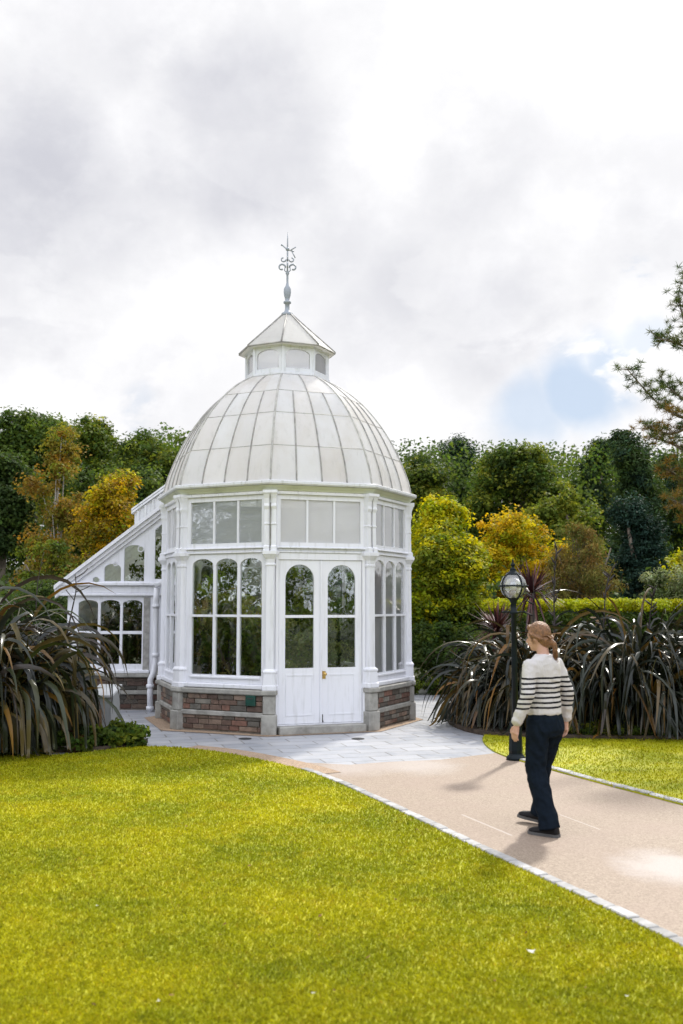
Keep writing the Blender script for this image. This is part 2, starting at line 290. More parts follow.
# ------------------------------------------------------------------ mesh helpers
def tag(o, label=None, cat=None, group=None, kind=None):
    if label: o['label'] = label
    if cat: o['category'] = cat
    if group: o['group'] = group
    if kind: o['kind'] = kind
    return o
def rootpos(o):
    p = Vector((0, 0, 0))
    while o is not None: p += o.location; o = o.parent
    return p
def empty(name, loc, label=None, cat=None, group=None):
    o = bpy.data.objects.new(name, None); o.empty_display_size = .2; COL.objects.link(o); o.location = loc
    return tag(o, label, cat, group)
class MB:
    def __init__(s, M=None): s.v = []; s.f = []; s.c = []; s.M = M; s.col = (1, 1, 1); s.sm = []
    def add(s, vs, fs, M=None, smooth=False):
        n = len(s.v); M = M or s.M
        for q in vs:
            q = Vector(q); s.v.append(M @ q if M else q)
        for f in fs: s.f.append([n+i for i in f]); s.c.append(s.col); s.sm.append(smooth)
        return s
    def box(s, x0, x1, y0, y1, z0, z1, M=None, b=0):
        if b <= 0:
            v = [(x0, y0, z0), (x1, y0, z0), (x1, y1, z0), (x0, y1, z0), (x0, y0, z1), (x1, y0, z1), (x1, y1, z1), (x0, y1, z1)]
            return s.add(v, [(3, 2, 1, 0), (4, 5, 6, 7), (0, 1, 5, 4), (1, 2, 6, 5), (2, 3, 7, 6), (3, 0, 4, 7)], M)
        rings = []
        for z, k in ((z0, b), (z0+b, 0), (z1-b, 0), (z1, b)):
            rings.append([(x0+k+b, y0+k, z), (x1-k-b, y0+k, z), (x1-k, y0+k+b, z), (x1-k, y1-k-b, z), (x1-k-b, y1-k, z), (x0+k+b, y1-k, z), (x0+k, y1-k-b, z), (x0+k, y0+k+b, z)])
        return s.loft(rings, M=M)
    def loft(s, rings, M=None, caps=True, closed=True, smooth=False):
        n = len(rings[0]); vs = [p for r in rings for p in r]; fs = []
        for i in range(len(rings)-1):
            for j in range(n if closed else n-1):
                a = i*n+j; b = i*n+(j+1) % n; fs.append((a, b, b+n, a+n))
        if caps and closed: fs.append(tuple(range(n-1, -1, -1))); fs.append(tuple((len(rings)-1)*n+i for i in range(n)))
        return s.add(vs, fs, M, smooth)
    def tube(s, pts, rad, n=8, M=None, smooth=True, ell=None):
        pts = [Vector(p) for p in pts]
        if not hasattr(rad, '__len__'): rad = [rad]*len(pts)
        rings = []; up = Vector((0, 0, 1)); prev = None
        for i, p in enumerate(pts):
            d = (pts[min(i+1, len(pts)-1)] - pts[max(i-1, 0)]).normalized()
            if prev is None:
                a = up if abs(d.z) < .9 else Vector((1, 0, 0)); x = d.cross(a).normalized()
            else: x = (prev - d*prev.dot(d)).normalized()
            prev = x; y = d.cross(x).normalized()
            rings.append([p + x*(rad[i]*math.cos(2*PI*k/n)) + y*(rad[i]*math.sin(2*PI*k/n)) for k in range(n)])
        return s.loft(rings, M=M, smooth=smooth)
    def lathe(s, prof, cx=0, cy=0, n=16, a0=0, M=None, smooth=True, caps=True):
        rings = [[(cx + r*math.cos(a0+2*PI*k/n), cy + r*math.sin(a0+2*PI*k/n), z) for k in range(n)] for r, z in prof]
        return s.loft(rings, M=M, smooth=smooth, caps=caps)
    def panel(s, outer, holes, y0, y1, M=None):      # outer/holes in (x,z); extruded from y0 to y1
        loops = [list(outer)] + [list(h) for h in holes]
        tri = tessellate_polygon([[Vector((x, z, 0)) for x, z in L] for L in loops])
        flat = [p for L in loops for p in L]; N = len(flat)
        vs = [(x, y0, z) for x, z in flat] + [(x, y1, z) for x, z in flat]
        fs = [tuple(t_) for t_ in tri] + [tuple(i+N for i in reversed(t_)) for t_ in tri]
        k = 0
        for L in loops:
            m = len(L)
            for i in range(m): a = k+i; b = k+(i+1) % m; fs.append((a, b, b+N, a+N))
            k += m
        return s.add(vs, fs, M)
    def ball(s, c, r, n=12, m=8, M=None, smooth=True):
        if not hasattr(r, '__len__'): r = (r, r, r)
        rings = []
        for i in range(1, m):
            a = PI*i/m; rings.append([(c[0]+r[0]*math.sin(a)*math.cos(2*PI*k/n), c[1]+r[1]*math.sin(a)*math.sin(2*PI*k/n), c[2]-r[2]*math.cos(a)) for k in range(n)])
        return s.loft(rings, M=M, smooth=smooth)
    def build(s, name, material, parent=None, recalc=True):
        off = rootpos(parent) if parent else Vector((0, 0, 0))
        me = bpy.data.meshes.new(name); me.from_pydata([tuple(v-off) for v in s.v], [], s.f)
        if recalc:
            b = bmesh.new(); b.from_mesh(me); bmesh.ops.recalc_face_normals(b, faces=b.faces); b.to_mesh(me); b.free()
        me.polygons.foreach_set('use_smooth', s.sm)
        ca = me.color_attributes.new('Col', 'FLOAT_COLOR', 'CORNER')
        arr = np.ones((len(me.loops), 4), np.float32); k = 0
        for p, c in zip(me.polygons, s.c): arr[p.loop_start:p.loop_start+p.loop_total, :3] = c
        ca.data.foreach_set('color', arr.ravel())
        me.materials.append(MATS[material]); o = bpy.data.objects.new(name, me); COL.objects.link(o)
        if parent: o.parent = parent
        return o
def npmesh(name, V, F, C, material, parent=None, smooth=False):     # V (n,3), F (m,k) , C (m,3)
    off = np.array(rootpos(parent)) if parent else np.zeros(3)
    me = bpy.data.meshes.new(name); k = F.shape[1]
    me.vertices.add(len(V)); me.vertices.foreach_set('co', (V-off).astype(np.float32).ravel())
    me.loops.add(F.size); me.loops.foreach_set('vertex_index', F.astype(np.int32).ravel())
    me.polygons.add(len(F)); me.polygons.foreach_set('loop_start', np.arange(0, F.size, k, dtype=np.int32))
    try: me.polygons.foreach_set('loop_total', np.full(len(F), k, dtype=np.int32))
    except Exception: pass
    me.update(calc_edges=True)
    if smooth: me.polygons.foreach_set('use_smooth', np.ones(len(F), bool))
    ca = me.color_attributes.new('Col', 'FLOAT_COLOR', 'CORNER')
    arr = np.ones((len(F), k, 4), np.float32); arr[:, :, :3] = C[:, None, :]; ca.data.foreach_set('color', arr.ravel())
    me.materials.append(MATS[material]); o = bpy.data.objects.new(name, me); COL.objects.link(o)
    if parent: o.parent = parent
    return o
def unit(a): return a/np.maximum(np.linalg.norm(a, axis=1, keepdims=True), 1e-9)
def rdir(n): return unit(rng.normal(size=(n, 3)))

# ------------------------------------------------------------------ foliage
def leaves(centers, radii, per, size, palette, aspect=1.7, up=.35, flat=.75, outward=.7, jit=.16, droop=0.0):
    """leaf quads spread through clumps; palette = list of linear colours, mixed per clump"""
    centers = np.asarray(centers, float); n = len(centers); radii = np.broadcast_to(np.asarray(radii, float), (n,))
    idx = np.repeat(np.arange(n), per); m = len(idx)
    d = rdir(m); rr = rng.random(m)**.42
    pos = centers[idx] + d*(radii[idx]*rr)[:, None]*np.array([1, 1, flat])
    nrm = unit(d*outward + rng.normal(size=(m, 3))*.55 + np.array([0, 0, up]))
    t = unit(np.cross(nrm, rdir(m)) + np.array([0, 0, -droop])); b = unit(np.cross(nrm, t))
    L = size*(.65+.7*rng.random(m))[:, None]; Wd = L/aspect
    V = np.stack([pos-t*L*.5, pos+b*Wd*.5+nrm*L*.06, pos+t*L*.5-nrm*L*.08, pos-b*Wd*.5+nrm*L*.06], 1).reshape(-1, 3)
    F = np.arange(m*4).reshape(m, 4)
    pal = np.asarray(palette, float); a = rng.integers(0, len(pal), n); b2 = rng.integers(0, len(pal), n); f = rng.random(n)[:, None]
    cc = pal[a]*f + pal[b2]*(1-f); cc = cc*(1+rng.normal(size=(n, 1))*.13)
    C = cc[idx]*(1+rng.normal(size=(m, 1))*jit)*(1+rng.normal(size=(m, 3))*.05)
    return V, F, np.clip(C, .002, .9)
def clumps(lobes, n, hollow=.45):
    lobes = np.asarray(lobes, float); vol = lobes[:, 3]*lobes[:, 4]*lobes[:, 5]
    k = rng.choice(len(lobes), n, p=vol**.6/np.sum(vol**.6)); d = rdir(n); d[:, 2] = np.where((d[:, 2] < -.3) & (rng.random(n) < .5), -d[:, 2], d[:, 2])
    r = hollow + (1.0-hollow)*rng.random(n)**.6; r *= 1+rng.normal(size=n)*.18
    return lobes[k, :3] + d*lobes[k, 3:6]*r[:, None]
def tree(name, x, y, z0, lobes, n, crad, per, leaf, palette, label, cat='tree', group=None, trunk=.16, bark='bark', mtl='leaf', limbs=9, aspect=1.7, up=.75, flat=.75, hollow=.45, stems=1, droop=0.0):
    root = empty(name, (x, y, z0), label, cat, group)
    n = int(n*1.5); crad *= .80; leaf *= .74
    lw = [(x+l[0], y+l[1], z0+l[2], l[3], l[4], l[5]) for l in lobes]
    C = clumps(lw, n, hollow); V, F, K = leaves(C, crad*(.45+1.0*rng.random(n)), per, leaf, palette, aspect, up, flat, droop=droop)
    npmesh('crown', V, F, K, mtl, root)
    T = MB(); top = max(l[2] for l in lw)-.3*(max(l[2] for l in lw)-z0)*.3
    for s_ in range(stems):
        bx = x+(0 if stems == 1 else random.uniform(-.4, .4)); pts = []; rd = []
        tl = max(lw, key=lambda q: q[2]) if stems == 1 else lw[s_ % len(lw)]; ax = tl[0]; ay = tl[1]
        for i in range(7):
            f = i/6; w1 = (top-z0)*.02
            pts.append((bx+(ax-bx)*f**1.5+random.uniform(-w1, w1), y+(ay-y)*f**1.5+random.uniform(-w1, w1), z0-.1+(top-z0)*f)); rd.append(trunk*(1-.75*f)*(1.25 if i == 0 else 1))
        T.tube(pts, rd, 7)
        for j in range(limbs):
            c = Vector(C[random.randrange(n)]); i = random.randint(2, 5); p0 = Vector(pts[i]); mid = (p0+c)/2 + Vector((0, 0, (c-p0).length*.12))
            T.tube([p0, mid, c], [rd[i]*.42, rd[i]*.24, .010], 5)
    T.build('trunk', bark, root)
    return root

# ------------------------------------------------------------------ ground
def struct(o): o['kind'] = 'structure'; return o
def sheet(name, pts, z, material, thick=.03):
    m = MB(); m.panel([(p[0], p[1]) for p in pts], [], 0, 1)
    m2 = MB(); N = len(pts); tri = tessellate_polygon([[Vector((p[0], p[1], 0)) for p in pts]])
    m2.add([(p[0], p[1], z) for p in pts] + [(p[0], p[1], z-thick) for p in pts], [tuple(t) for t in tri] + [(i, (i+1) % N, (i+1) % N+N, i+N) for i in range(N)])
    o = m2.build(name, material)
    if o.data.polygons[0].normal.z < 0: o.data.flip_normals()
    return struct(o)
def smooth(pts, sub=6, closed=False):
    out = []; n = len(pts); rngk = n if closed else n-1
    for i in range(rngk):
        g = lambda k: Vector(pts[k % n] if closed else pts[max(0, min(n-1, k))])
        p0, p1, p2, p3 = g(i-1), g(i), g(i+1), g(i+2)
        for j in range(sub):
            t = j/sub; out.append(.5*((2*p1)+(-p0+p2)*t+(2*p0-5*p1+4*p2-p3)*t*t+(-p0+3*p1-3*p2+p3)*t**3))
    if not closed: out.append(Vector(pts[-1]))
    return out
def terrain():
    n = 90; xs = np.linspace(-1, 1, n); X = np.sign(xs)*np.abs(xs)**2.2*1500; ys = np.linspace(-1, 1, n); Y = np.sign(ys)*np.abs(ys)**2.2*1500+10
    V = []
    for yy in Y:
        for xx in X:
            z = -.03; d = yy-34
            if d > 0: z += 5.5*(1-math.exp(-(d/30)**2)) * (1-.35*math.exp(-((xx-8)/14)**2))
            V.append((xx, yy, z))
    F = [(j*n+i, j*n+i+1, (j+1)*n+i+1, (j+1)*n+i) for j in range(n-1) for i in range(n-1)]
    m = MB(); m.add(V, F, smooth=True); return struct(m.build('ground', 'forest_floor'))
terrain()
def hill_z(x, y):
    d = y-34; return -.05 + (5.5*(1-math.exp(-(d/30)**2))*(1-.35*math.exp(-((x-8)/14)**2)) if d > 0 else 0)

edgeL = [G(*p) for p in ((-60, 757), (60, 756), (140, 748), (200, 751), (250, 759), (300, 771), (340, 786), (400, 814), (470, 848), (540, 881), (600, 910), (683, 951))]
d_ = (edgeL[-1]-edgeL[-2]).normalized(); edgeL.append(edgeL[-1]+d_*3.0)
edgeLs = smooth(edgeL, 6)
lawnL = [(-14, edgeL[0].y-.3, 0)] + [tuple(p) for p in edgeLs] + [(edgeLs[-1].x, -11, 0), (-14, -11, 0)]
edgeR = [G(*p) for p in ((683, 806), (600, 784), (535, 766), (500, 755), (485, 745), (484, 737), (500, 731), (560, 727))]
e0 = edgeR[0] + (edgeR[0]-edgeR[1]).normalized()*5
edgeR = [e0] + edgeR; edgeRs = smooth(edgeR, 6)
lawnR = [tuple(p) for p in edgeRs] + [(12, edgeRs[-1].y+2.5, 0), (12, e0.y, 0)]
Z_PAV, Z_PATH, Z_GRAV, Z_LAWN = .0, .004, .006, .020
sheet('paving', [(-14, 11, 0), (4, 11, 0), (6.5, 14.5, 0), (4.2, 24, 0), (-14, 24, 0)], Z_PAV, 'slate')
# resin path: between the lawns
pth = [tuple(p+Vector((.03, .03, 0))) for p in edgeLs[26:]]
pR = [tuple(p) for p in edgeRs[:26]]
pathpoly = [(pth[0][0]-.05, pth[0][1]+.1, 0)] + pth + [(8, 1.2, 0), (e0.x+.5, e0.y, 0)] + pR + [tuple(G(440, 760)), tuple(G(390, 762)), tuple(G(350, 765))]
sheet('path', pathpoly, Z_PATH, 'resin_gravel')
sheet('lawn', lawnL, Z_LAWN, 'turf', .05); sheet('lawn', lawnR, Z_LAWN, 'turf', .05)
def ribbon(name, pts, w0, w1, z, material, taper=False):
    m = MB(); n = len(pts); vs = []
    for i, p in enumerate(pts):
        d = (pts[min(i+1, n-1)]-pts[max(i-1, 0)]).normalized(); s = Vector((-d.y, d.x, 0))
        vs += [p+s*w0+Vector((0, 0, z)), p+s*w1+Vector((0, 0, z))]
    m.add(vs, [(2*i, 2*i+1, 2*i+3, 2*i+2) for i in range(n-1)]); o = m.build(name, material)
    if o.data.polygons[0].normal.z < 0: o.data.flip_normals()
    return struct(o)
ribbon('gravel_strip', edgeLs[16:33], .02, .34, .009, 'gravel_edge')
ribbon('gravel_strip', edgeRs[21:46], -.02, -.42, .009, 'gravel_edge')
mat('sett_stone', rough=.75, attr=True, var=.2, vscale=12, bump=.4, bscale=50)
def kerb(name, pts, side, w=.088, step=.20):
    m = MB(); acc = 0; P = [Vector(p) for p in pts]; cum = [0]
    for i in range(1, len(P)): cum.append(cum[-1]+(P[i]-P[i-1]).length)
    def ev(s):
        for i in range(1, len(P)):
            if s <= cum[i]: f = (s-cum[i-1])/max(1e-6, cum[i]-cum[i-1]); return P[i-1].lerp(P[i], f), (P[i]-P[i-1]).normalized()
        return P[-1], (P[-1]-P[-2]).normalized()
    s = 0
    while s < cum[-1]-step:
        ln = step*random.uniform(.8, 1.15); p, d = ev(s+ln/2); n = Vector((-d.y, d.x, 0))*side
        g = random.uniform(.28, .46); m.col = (g, g*.985, g*.965); h = random.uniform(-.003, .003); o = random.uniform(-.004, .004)
        M = Matrix.Translation(p+n*(w/2+.004+o)) @ Matrix.Rotation(math.atan2(d.y, d.x), 4, 'Z')
        m.box(-ln/2+.006, ln/2-.006, -w/2, w/2, -.02, .032+h, M, b=.006); s += ln
    return struct(m.build(name, 'sett_stone'))
kerb('kerb', edgeLs[30:], 1); kerb('kerb', edgeRs[:24], -1, w=.09)
# beds of soil
sheet('planting_bed', [(-9, 12.55, 0), (-4.0, 12.6, 0), (-3.2, 12.75, 0), (-2.65, 13.1, 0), (-2.6, 13.6, 0), (-3.4, 14.3, 0), (-9, 14.5, 0)], .05, 'soil', .08)
sheet('planting_bed', [tuple(p) for p in smooth([Vector((1.75, 16.8, 0)), Vector((1.8, 14.8, 0)), Vector((2.6, 14.0, 0)), Vector((5, 13.75, 0)), Vector((11, 13.6, 0)), Vector((12, 20, 0)), Vector((6, 22, 0)), Vector((2.6, 19.5, 0))], 4, True)], .06, 'soil', .09)

# ------------------------------------------------------------------ grass blades (stuff)
def inpoly(X, Y, poly):
    ins = np.zeros(len(X), bool); n = len(poly); j = n-1
    for i in range(n):
        xi, yi = poly[i][0], poly[i][1]; xj, yj = poly[j][0], poly[j][1]
        if yi != yj:
            c = ((yi > Y) != (yj > Y)) & (X < (xj-xi)*(Y-yi)/(yj-yi)+xi); ins ^= c
        j = i
    return ins
def grass(poly, y0, y1, n, hw, hscale=1.0):
    u = rng.random(n); Y = y0*(y1/y0)**u; X = (rng.random(n)*2-1)*(hw*Y+.5)
    k = inpoly(X, Y, poly); X, Y = X[k], Y[k]; m = len(X)
    tall = (.008+.014*rng.random(m))*hscale*(1+.02*Y); wd = .0009+.00038*Y
    az = rng.random(m)*2*PI; lean = .25+.9*rng.random(m); d = np.stack([np.cos(az), np.sin(az)], 1)
    base = np.stack([X, Y, np.full(m, Z_LAWN-.002)], 1); s = np.stack([-d[:, 1], d[:, 0], np.zeros(m)], 1)*wd[:, None]
    tip = base+np.stack([d[:, 0]*lean*tall, d[:, 1]*lean*tall, tall], 1); mid = base+np.stack([d[:, 0]*lean*tall*.3, d[:, 1]*lean*tall*.3, tall*.6], 1)
    V = np.stack([base-s, base+s, mid+s*.8, tip, mid-s*.8], 1).reshape(-1, 3); F = np.arange(m*5).reshape(m, 5)
    C = np.clip(1+rng.normal(size=(m, 1))*.20, .4, 1.6)*np.where(rng.random((m, 1)) < .03, np.array([[1.1, .85, 2.0]]), np.array([[1., 1., 1.]]))
    return V, F, C
a = grass(lawnL, 3.9, 13.6, 430000, .40); b = grass(lawnR, 7, 15.5, 110000, .42)
for q in (a, b):
    o = npmesh('lawn_grass', q[0], q[1], q[2], 'blade'); o['kind'] = 'stuff'
bpy.data.objects['lawn_grass']['label'] = 'yellow green mown grass of the large front lawn'
o['label'] = 'mown grass of the smaller lawn right of the path'
for q in (bpy.data.objects['lawn_grass'], o): q['category'] = 'grass'

# ------------------------------------------------------------------ GLASSHOUSE
C0 = Vector((-.915, 16.4, 0)); tw = Vector((-C0.x, -C0.y, 0)).normalized(); rt = Vector((-tw.y, tw.x, 0)); TH0 = R(-6.4); RO = 2.0
AP = math.cos(R(22.5)); SIDE = 2*RO*math.sin(R(22.5))
def PV(th, r, z=0): return C0 + rt*(r*math.sin(th)) + tw*(r*math.cos(th)) + Vector((0, 0, z))
def face_M(k):                                       # x to the right seen from outside, -y outwards, origin on the wall plane
    ph = TH0 + R(22.5) + R(45)*k; n = rt*math.sin(ph)+tw*math.cos(ph); u = rt*math.cos(ph)-tw*math.sin(ph); o = C0+n*(RO*AP)
    return Matrix(((u.x, -n.x, 0, o.x), (u.y, -n.y, 0, o.y), (0, 0, 1, 0), (0, 0, 0, 1)))
def vert_M(k, r=RO):
    th = TH0+R(45)*k; n = rt*math.sin(th)+tw*math.cos(th); u = rt*math.cos(th)-tw*math.sin(th); o = C0+n*r
    return Matrix(((u.x, -n.x, 0, o.x), (u.y, -n.y, 0, o.y), (0, 0, 1, 0), (0, 0, 0, 1)))
def rect(x0, x1, z0, z1): return [(x0, z0), (x1, z0), (x1, z1), (x0, z1)]
def arch(x0, x1, z0, z1, k=1.0, n=10):
    r = (x1-x0)/2; cx = (x0+x1)/2; h = r*k
    return [(x0, z0), (x1, z0)] + [(cx+r*math.cos(PI*i/n), z1-h+h*math.sin(PI*i/n)) for i in range(n+1)]
def oct_ring(prof, m, smooth=False, caps=False, n=8, a0=None):
    rings = [[PV((TH0 if a0 is None else a0)+2*PI*k/n, r, z) for k in range(n)] for r, z in prof]
    return m.loft(rings, caps=caps, smooth=smooth)
GH = empty('glasshouse', C0, 'white octagonal Victorian glasshouse pavilion with ribbed dome, finial and lean-to side wing', 'glasshouse')
# plinth of coloured blocks between piers
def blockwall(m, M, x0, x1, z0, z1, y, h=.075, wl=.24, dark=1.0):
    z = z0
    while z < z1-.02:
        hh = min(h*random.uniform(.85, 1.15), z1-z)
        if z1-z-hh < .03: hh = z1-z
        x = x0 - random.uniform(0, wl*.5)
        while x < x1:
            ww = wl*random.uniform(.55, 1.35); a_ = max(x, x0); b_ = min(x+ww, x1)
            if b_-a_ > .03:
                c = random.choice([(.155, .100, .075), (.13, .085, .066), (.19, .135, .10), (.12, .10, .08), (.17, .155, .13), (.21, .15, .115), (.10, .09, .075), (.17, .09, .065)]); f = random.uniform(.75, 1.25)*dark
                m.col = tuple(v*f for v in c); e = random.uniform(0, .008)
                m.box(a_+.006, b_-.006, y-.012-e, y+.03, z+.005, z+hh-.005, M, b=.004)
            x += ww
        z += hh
m = MB(); mo = MB(); cop = MB()
for k in range(8):
    M = face_M(k); hw_ = SIDE/2
    if k == 0: continue
    mo.box(-hw_+.0, hw_-.0, -.035, .12, 0, .55, M)
    blockwall(m, M, -hw_+.08, hw_-.08, .03, .235, -.045); blockwall(m, M, -hw_+.08, hw_-.08, .31, .545, -.045)
    cop.box(-hw_+.06, hw_-.06, -.085, .10, .235, .305, M, b=.012)
    cop.box(-hw_+.06, hw_-.06, -.10, .14, .548, .625, M, b=.015)
pl = mo.build('plinth_wall', 'mortar', GH); tag(pl, 'low red and brown stone block plinth')
m.build('stone_blocks', 'block_stone', pl); cop.build('stone_coping', 'dressed_stone', pl)
for k in range(8):
    M = vert_M(k); s = MB()
    s.box(-.108, .108, -.115, .12, 0, .285, M, b=.012); s.box(-.088, .088, -.092, .12, .287, .555, M, b=.012); s.box(-.112, .112, -.118, .12, .557, .628, M, b=.014)
    s.build('stone_pier', 'dressed_stone', GH)
    p = MB()
    def rr(w, d, z, y0=0): return [(-w, y0-d, z), (w, y0-d, z), (w*1.25, y0-d*.3, z), (w*1.25, y0+.10, z), (-w*1.25, y0+.10, z), (-w*1.25, y0-d*.3, z)]
    p.loft([rr(.095, .10, .63), rr(.095, .10, .69), rr(.085, .085, .70), rr(.08, .08, .86), rr(.088, .088, .875), rr(.088, .088, .895), rr(.055, .058, .93), rr(.052, .055, 2.40), rr(.062, .065, 2.41),
            rr(.062, .065, 2.435), rr(.052, .055, 2.445), rr(.055, .06, 2.50), rr(.09, .10, 2.56), rr(.10, .11, 2.57), rr(.10, .11, 2.62)], M)
    p.build('lower_column', 'white_paint', GH)
    q = MB()
    for sx in (-1, 1):
        cx = sx*.052
        def r2(w, d, z): return [(cx-w, -d, z), (cx+w, -d, z), (cx+w, .08, z), (cx-w, .08, z)]
        q.loft([r2(.042, .085, 2.62), r2(.042, .085, 2.68), r2(.033, .06, 2.70), r2(.033, .055, 3.0), r2(.040, .065, 3.005), r2(.040, .065, 3.02), r2(.033, .055, 3.025), r2(.033, .058, 3.22), r2(.040, .075, 3.27), r2(.036, .068, 3.31), r2(.038, .075, 3.38), r2(.046, .10, 3.44), r2(.052, .115, 3.46), r2(.052, .115, 3.50)], M)
    q.box(-.02, .02, -.03, .06, 2.63, 3.48, M)
    q.build('upper_column', 'white_paint', GH)
    g = MB(); g.box(-.008, .008, -.038, -.031, 2.66, 3.32, M); g.build('column_gap_shade', 'lead_line', GH)  # thin dark strip painted as the shade between the twin shafts
# window bays
def pane(name, outline, y, M, mtl, parent):
    g = MB(); g.panel(outline, [], y, y+.004, M); return g.build(name, mtl, parent)
HW = SIDE/2-.075
for k in range(8):
    M = face_M(k)
    # upper window
    f = MB(); lw = .395; holes = [rect(-.615+i*(lw+.0225), -.615+i*(lw+.0225)+lw, 2.755, 3.375) for i in range(3)]
    f.panel(rect(-HW, HW, 2.685, 3.45), [rect(-.62, .62, 2.75, 3.38)], -.01, .05, M)
    for i in (1, 2):
        xb = -.615+i*(lw+.0225)-.0225; f.box(xb-.004, xb+.0265, -.003, .043, 2.75, 3.38, M)
    ob = f.build('upper_window', 'white_paint', GH)
    pane('pane', rect(-.619, .619, 2.751, 3.379), .018, M, 'milky_pane' if k not in (7, 1) else 'side_pane', ob)
    # middle rail
    r = MB(); r.box(-HW, HW, -.035, .05, 2.60, 2.625, M, b=.004); r.box(-HW, HW, -.018, .05, 2.627, 2.66, M, b=.004); r.box(-HW, HW, -.05, .05, 2.662, 2.683, M, b=.005)
    r.build('transom_rail', 'old_paint' if k == 0 else 'white_paint', GH)
    if k == 0: continue
    f = MB(); holes = []; lw = .372; g_ = .046
    for i in range(3):
        x0 = -.581+i*(lw+g_); holes += [arch(x0, x0+lw, 1.70, 2.525, .55), rect(x0, x0+lw, .82, 1.665)]
    f.panel(rect(-HW, HW, .70, 2.597), holes, -.005, .05, M)
    f.box(-HW, HW, -.07, .06, .632, .698, M, b=.012)
    f.box(-.60, .60, -.03, .0, .77, .80, M, b=.006)
    ob = f.build('window', 'white_paint', GH)
    pane('pane', rect(-.60, .60, .80, 2.55), .02, M, 'clear_pane' if k in (7, 6, 3, 4, 5) else 'side_pane', ob)
# door bay
M = face_M(0)
stp = MB(); stp.box(-SIDE/2+.11, SIDE/2-.11, -.16, .15, 0, .115, M, b=.012); stp.build('doorstep', 'dressed_stone', GH)
fr = MB(); fr.panel(rect(-HW, HW, .118, 2.597), [rect(-.645, .645, .135, 2.50)], -.02, .06, M); fr.build('door_frame', 'white_paint', GH)
for sx in (-1, 1):
    d = MB(); xa, xb = (-.638, -.008) if sx < 0 else (.008, .638); xi0, xi1 = xa+.098, xb-.098
    d.panel(rect(xa, xb, .14, 2.495), [arch(xi0, xi1, 1.695, 2.43, 1.0, 14), rect(xi0, xi1, .93, 1.655)], -.002, .045, M)
    d.panel(rect(xi0+.01, xi1-.01, .25, .84), [rect(xi0+.03, xi1-.03, .27, .82)], -.008, .0, M)
    dl = d.build('door', 'white_paint', GH); pane('pane', rect(xi0-.01, xi1+.01, .92, 2.44), .02, M, 'clear_pane', dl)
    if sx > 0:
        h = MB(); h.tube([M@Vector((.05, -.002, .84)), M@Vector((.05, -.05, .84))], .012, 8); h.ball(M@Vector((.05, -.062, .84)), .026); h.box(.025, .075, -.008, -.002, .77, .88, M); h.build('handle', 'brass', dl)
        b_ = MB(); b_.box(.02, .032, -.014, -.002, .15, .26, M); b_.box(.012, .04, -.018, -.006, .15, .17, M); b_.build('bolt', 'drain_iron', dl)
fl = MB(); fl.box(-.012, .016, -.02, -.003, .14, 2.49, M); fl.build('door_stop', 'white_paint', GH)
# green letter box on the plinth of the left face
M = face_M(7); lb = MB(); lb.box(.42, .58, -.10, -.06, .40, .55, M, b=.008); lbo = lb.build('letter_box', 'green_paint', GH)
lb = MB(); lb.box(.45, .55, -.104, -.099, .50, .512, M); lb.build('letter_slot', 'drain_iron', lbo)
# interior floor
fl = MB(); oct_ring([(1.9, .06), (1.9, .10)], fl, caps=True); fl.build('interior_floor', 'dressed_stone', GH)
# cornice, gutter, soffit
c = MB(); oct_ring([(1.98, 3.45), (2.055, 3.455), (2.06, 3.49), (1.98, 3.5)], c); c.build('cornice', 'white_paint', GH)
c = MB(); oct_ring([(2.0, 3.501), (2.04, 3.503), (2.06, 3.53), (2.11, 3.565), (2.13, 3.575), (2.0, 3.577)], c); c.build('soffit', 'soffit_paint', GH)
c = MB(); oct_ring([(2.0, 3.579), (2.135, 3.58), (2.155, 3.60), (2.155, 3.635), (2.13, 3.645), (2.11, 3.63), (2.0, 3.625)], c); c.build('gutter', 'old_paint', GH)
# dome
prof0 = [(2.06, 3.635), (2.01, 3.86), (1.925, 4.10), (1.81, 4.36), (1.67, 4.62), (1.48, 4.90), (1.26, 5.15), (1.01, 5.36), (.78, 5.50), (.66, 5.555)]
prof = [(p.x, p.y) for p in smooth([Vector((a_, b_, 0)) for a_, b_ in prof0], 3)]
zt = [3.635, 4.20, 4.75, 5.16, 5.7]
dm = MB()
for k in range(8):
    t0 = TH0+R(45)*k; tints = {}
    for i in range(len(prof)-1):
        zm = (prof[i][1]+prof[i+1][1])/2; tier = sum(1 for q in zt if q < zm)
        for j in range(4):
            if (tier, j) not in tints: g = random.uniform(.86, .94); y_ = random.uniform(.93, 1.0); tints[(tier, j)] = (g, g*(.5+.5*y_), g*y_)
            A0, A1 = PV(t0, prof[i][0], prof[i][1]), PV(t0+R(45), prof[i][0], prof[i][1]); B0, B1 = PV(t0, prof[i+1][0], prof[i+1][1]), PV(t0+R(45), prof[i+1][0], prof[i+1][1])
            dm.col = tints[(tier, j)]
            dm.add([A0.lerp(A1, j/4), A0.lerp(A1, (j+1)/4), B0.lerp(B1, (j+1)/4), B0.lerp(B1, j/4)], [(0, 1, 2, 3)], smooth=False)
dmo = dm.build('dome', 'dome_pane', GH)
hip = MB(); bars = MB(); hz = MB()
for k in range(8):
    t0 = TH0+R(45)*k
    hip.tube([PV(t0, r+.004, z) for r, z in prof], .015, 6)
    for j in (1, 2, 3):
        pts = []
        for r, z in prof:
            if j != 2 and z > 5.18: break
            pts.append(PV(t0, r, z).lerp(PV(t0+R(45), r, z), j/4) + (PV(t0+R(22.5), 1)-C0)*.006)
        bars.tube(pts, .012, 5)
    for zz in zt[1:4]:
        r = np.interp(zz, [q[1] for q in prof], [q[0] for q in prof]); hz.tube([PV(t0, r+.004, zz), PV(t0+R(45), r+.004, zz)], .0045, 5)
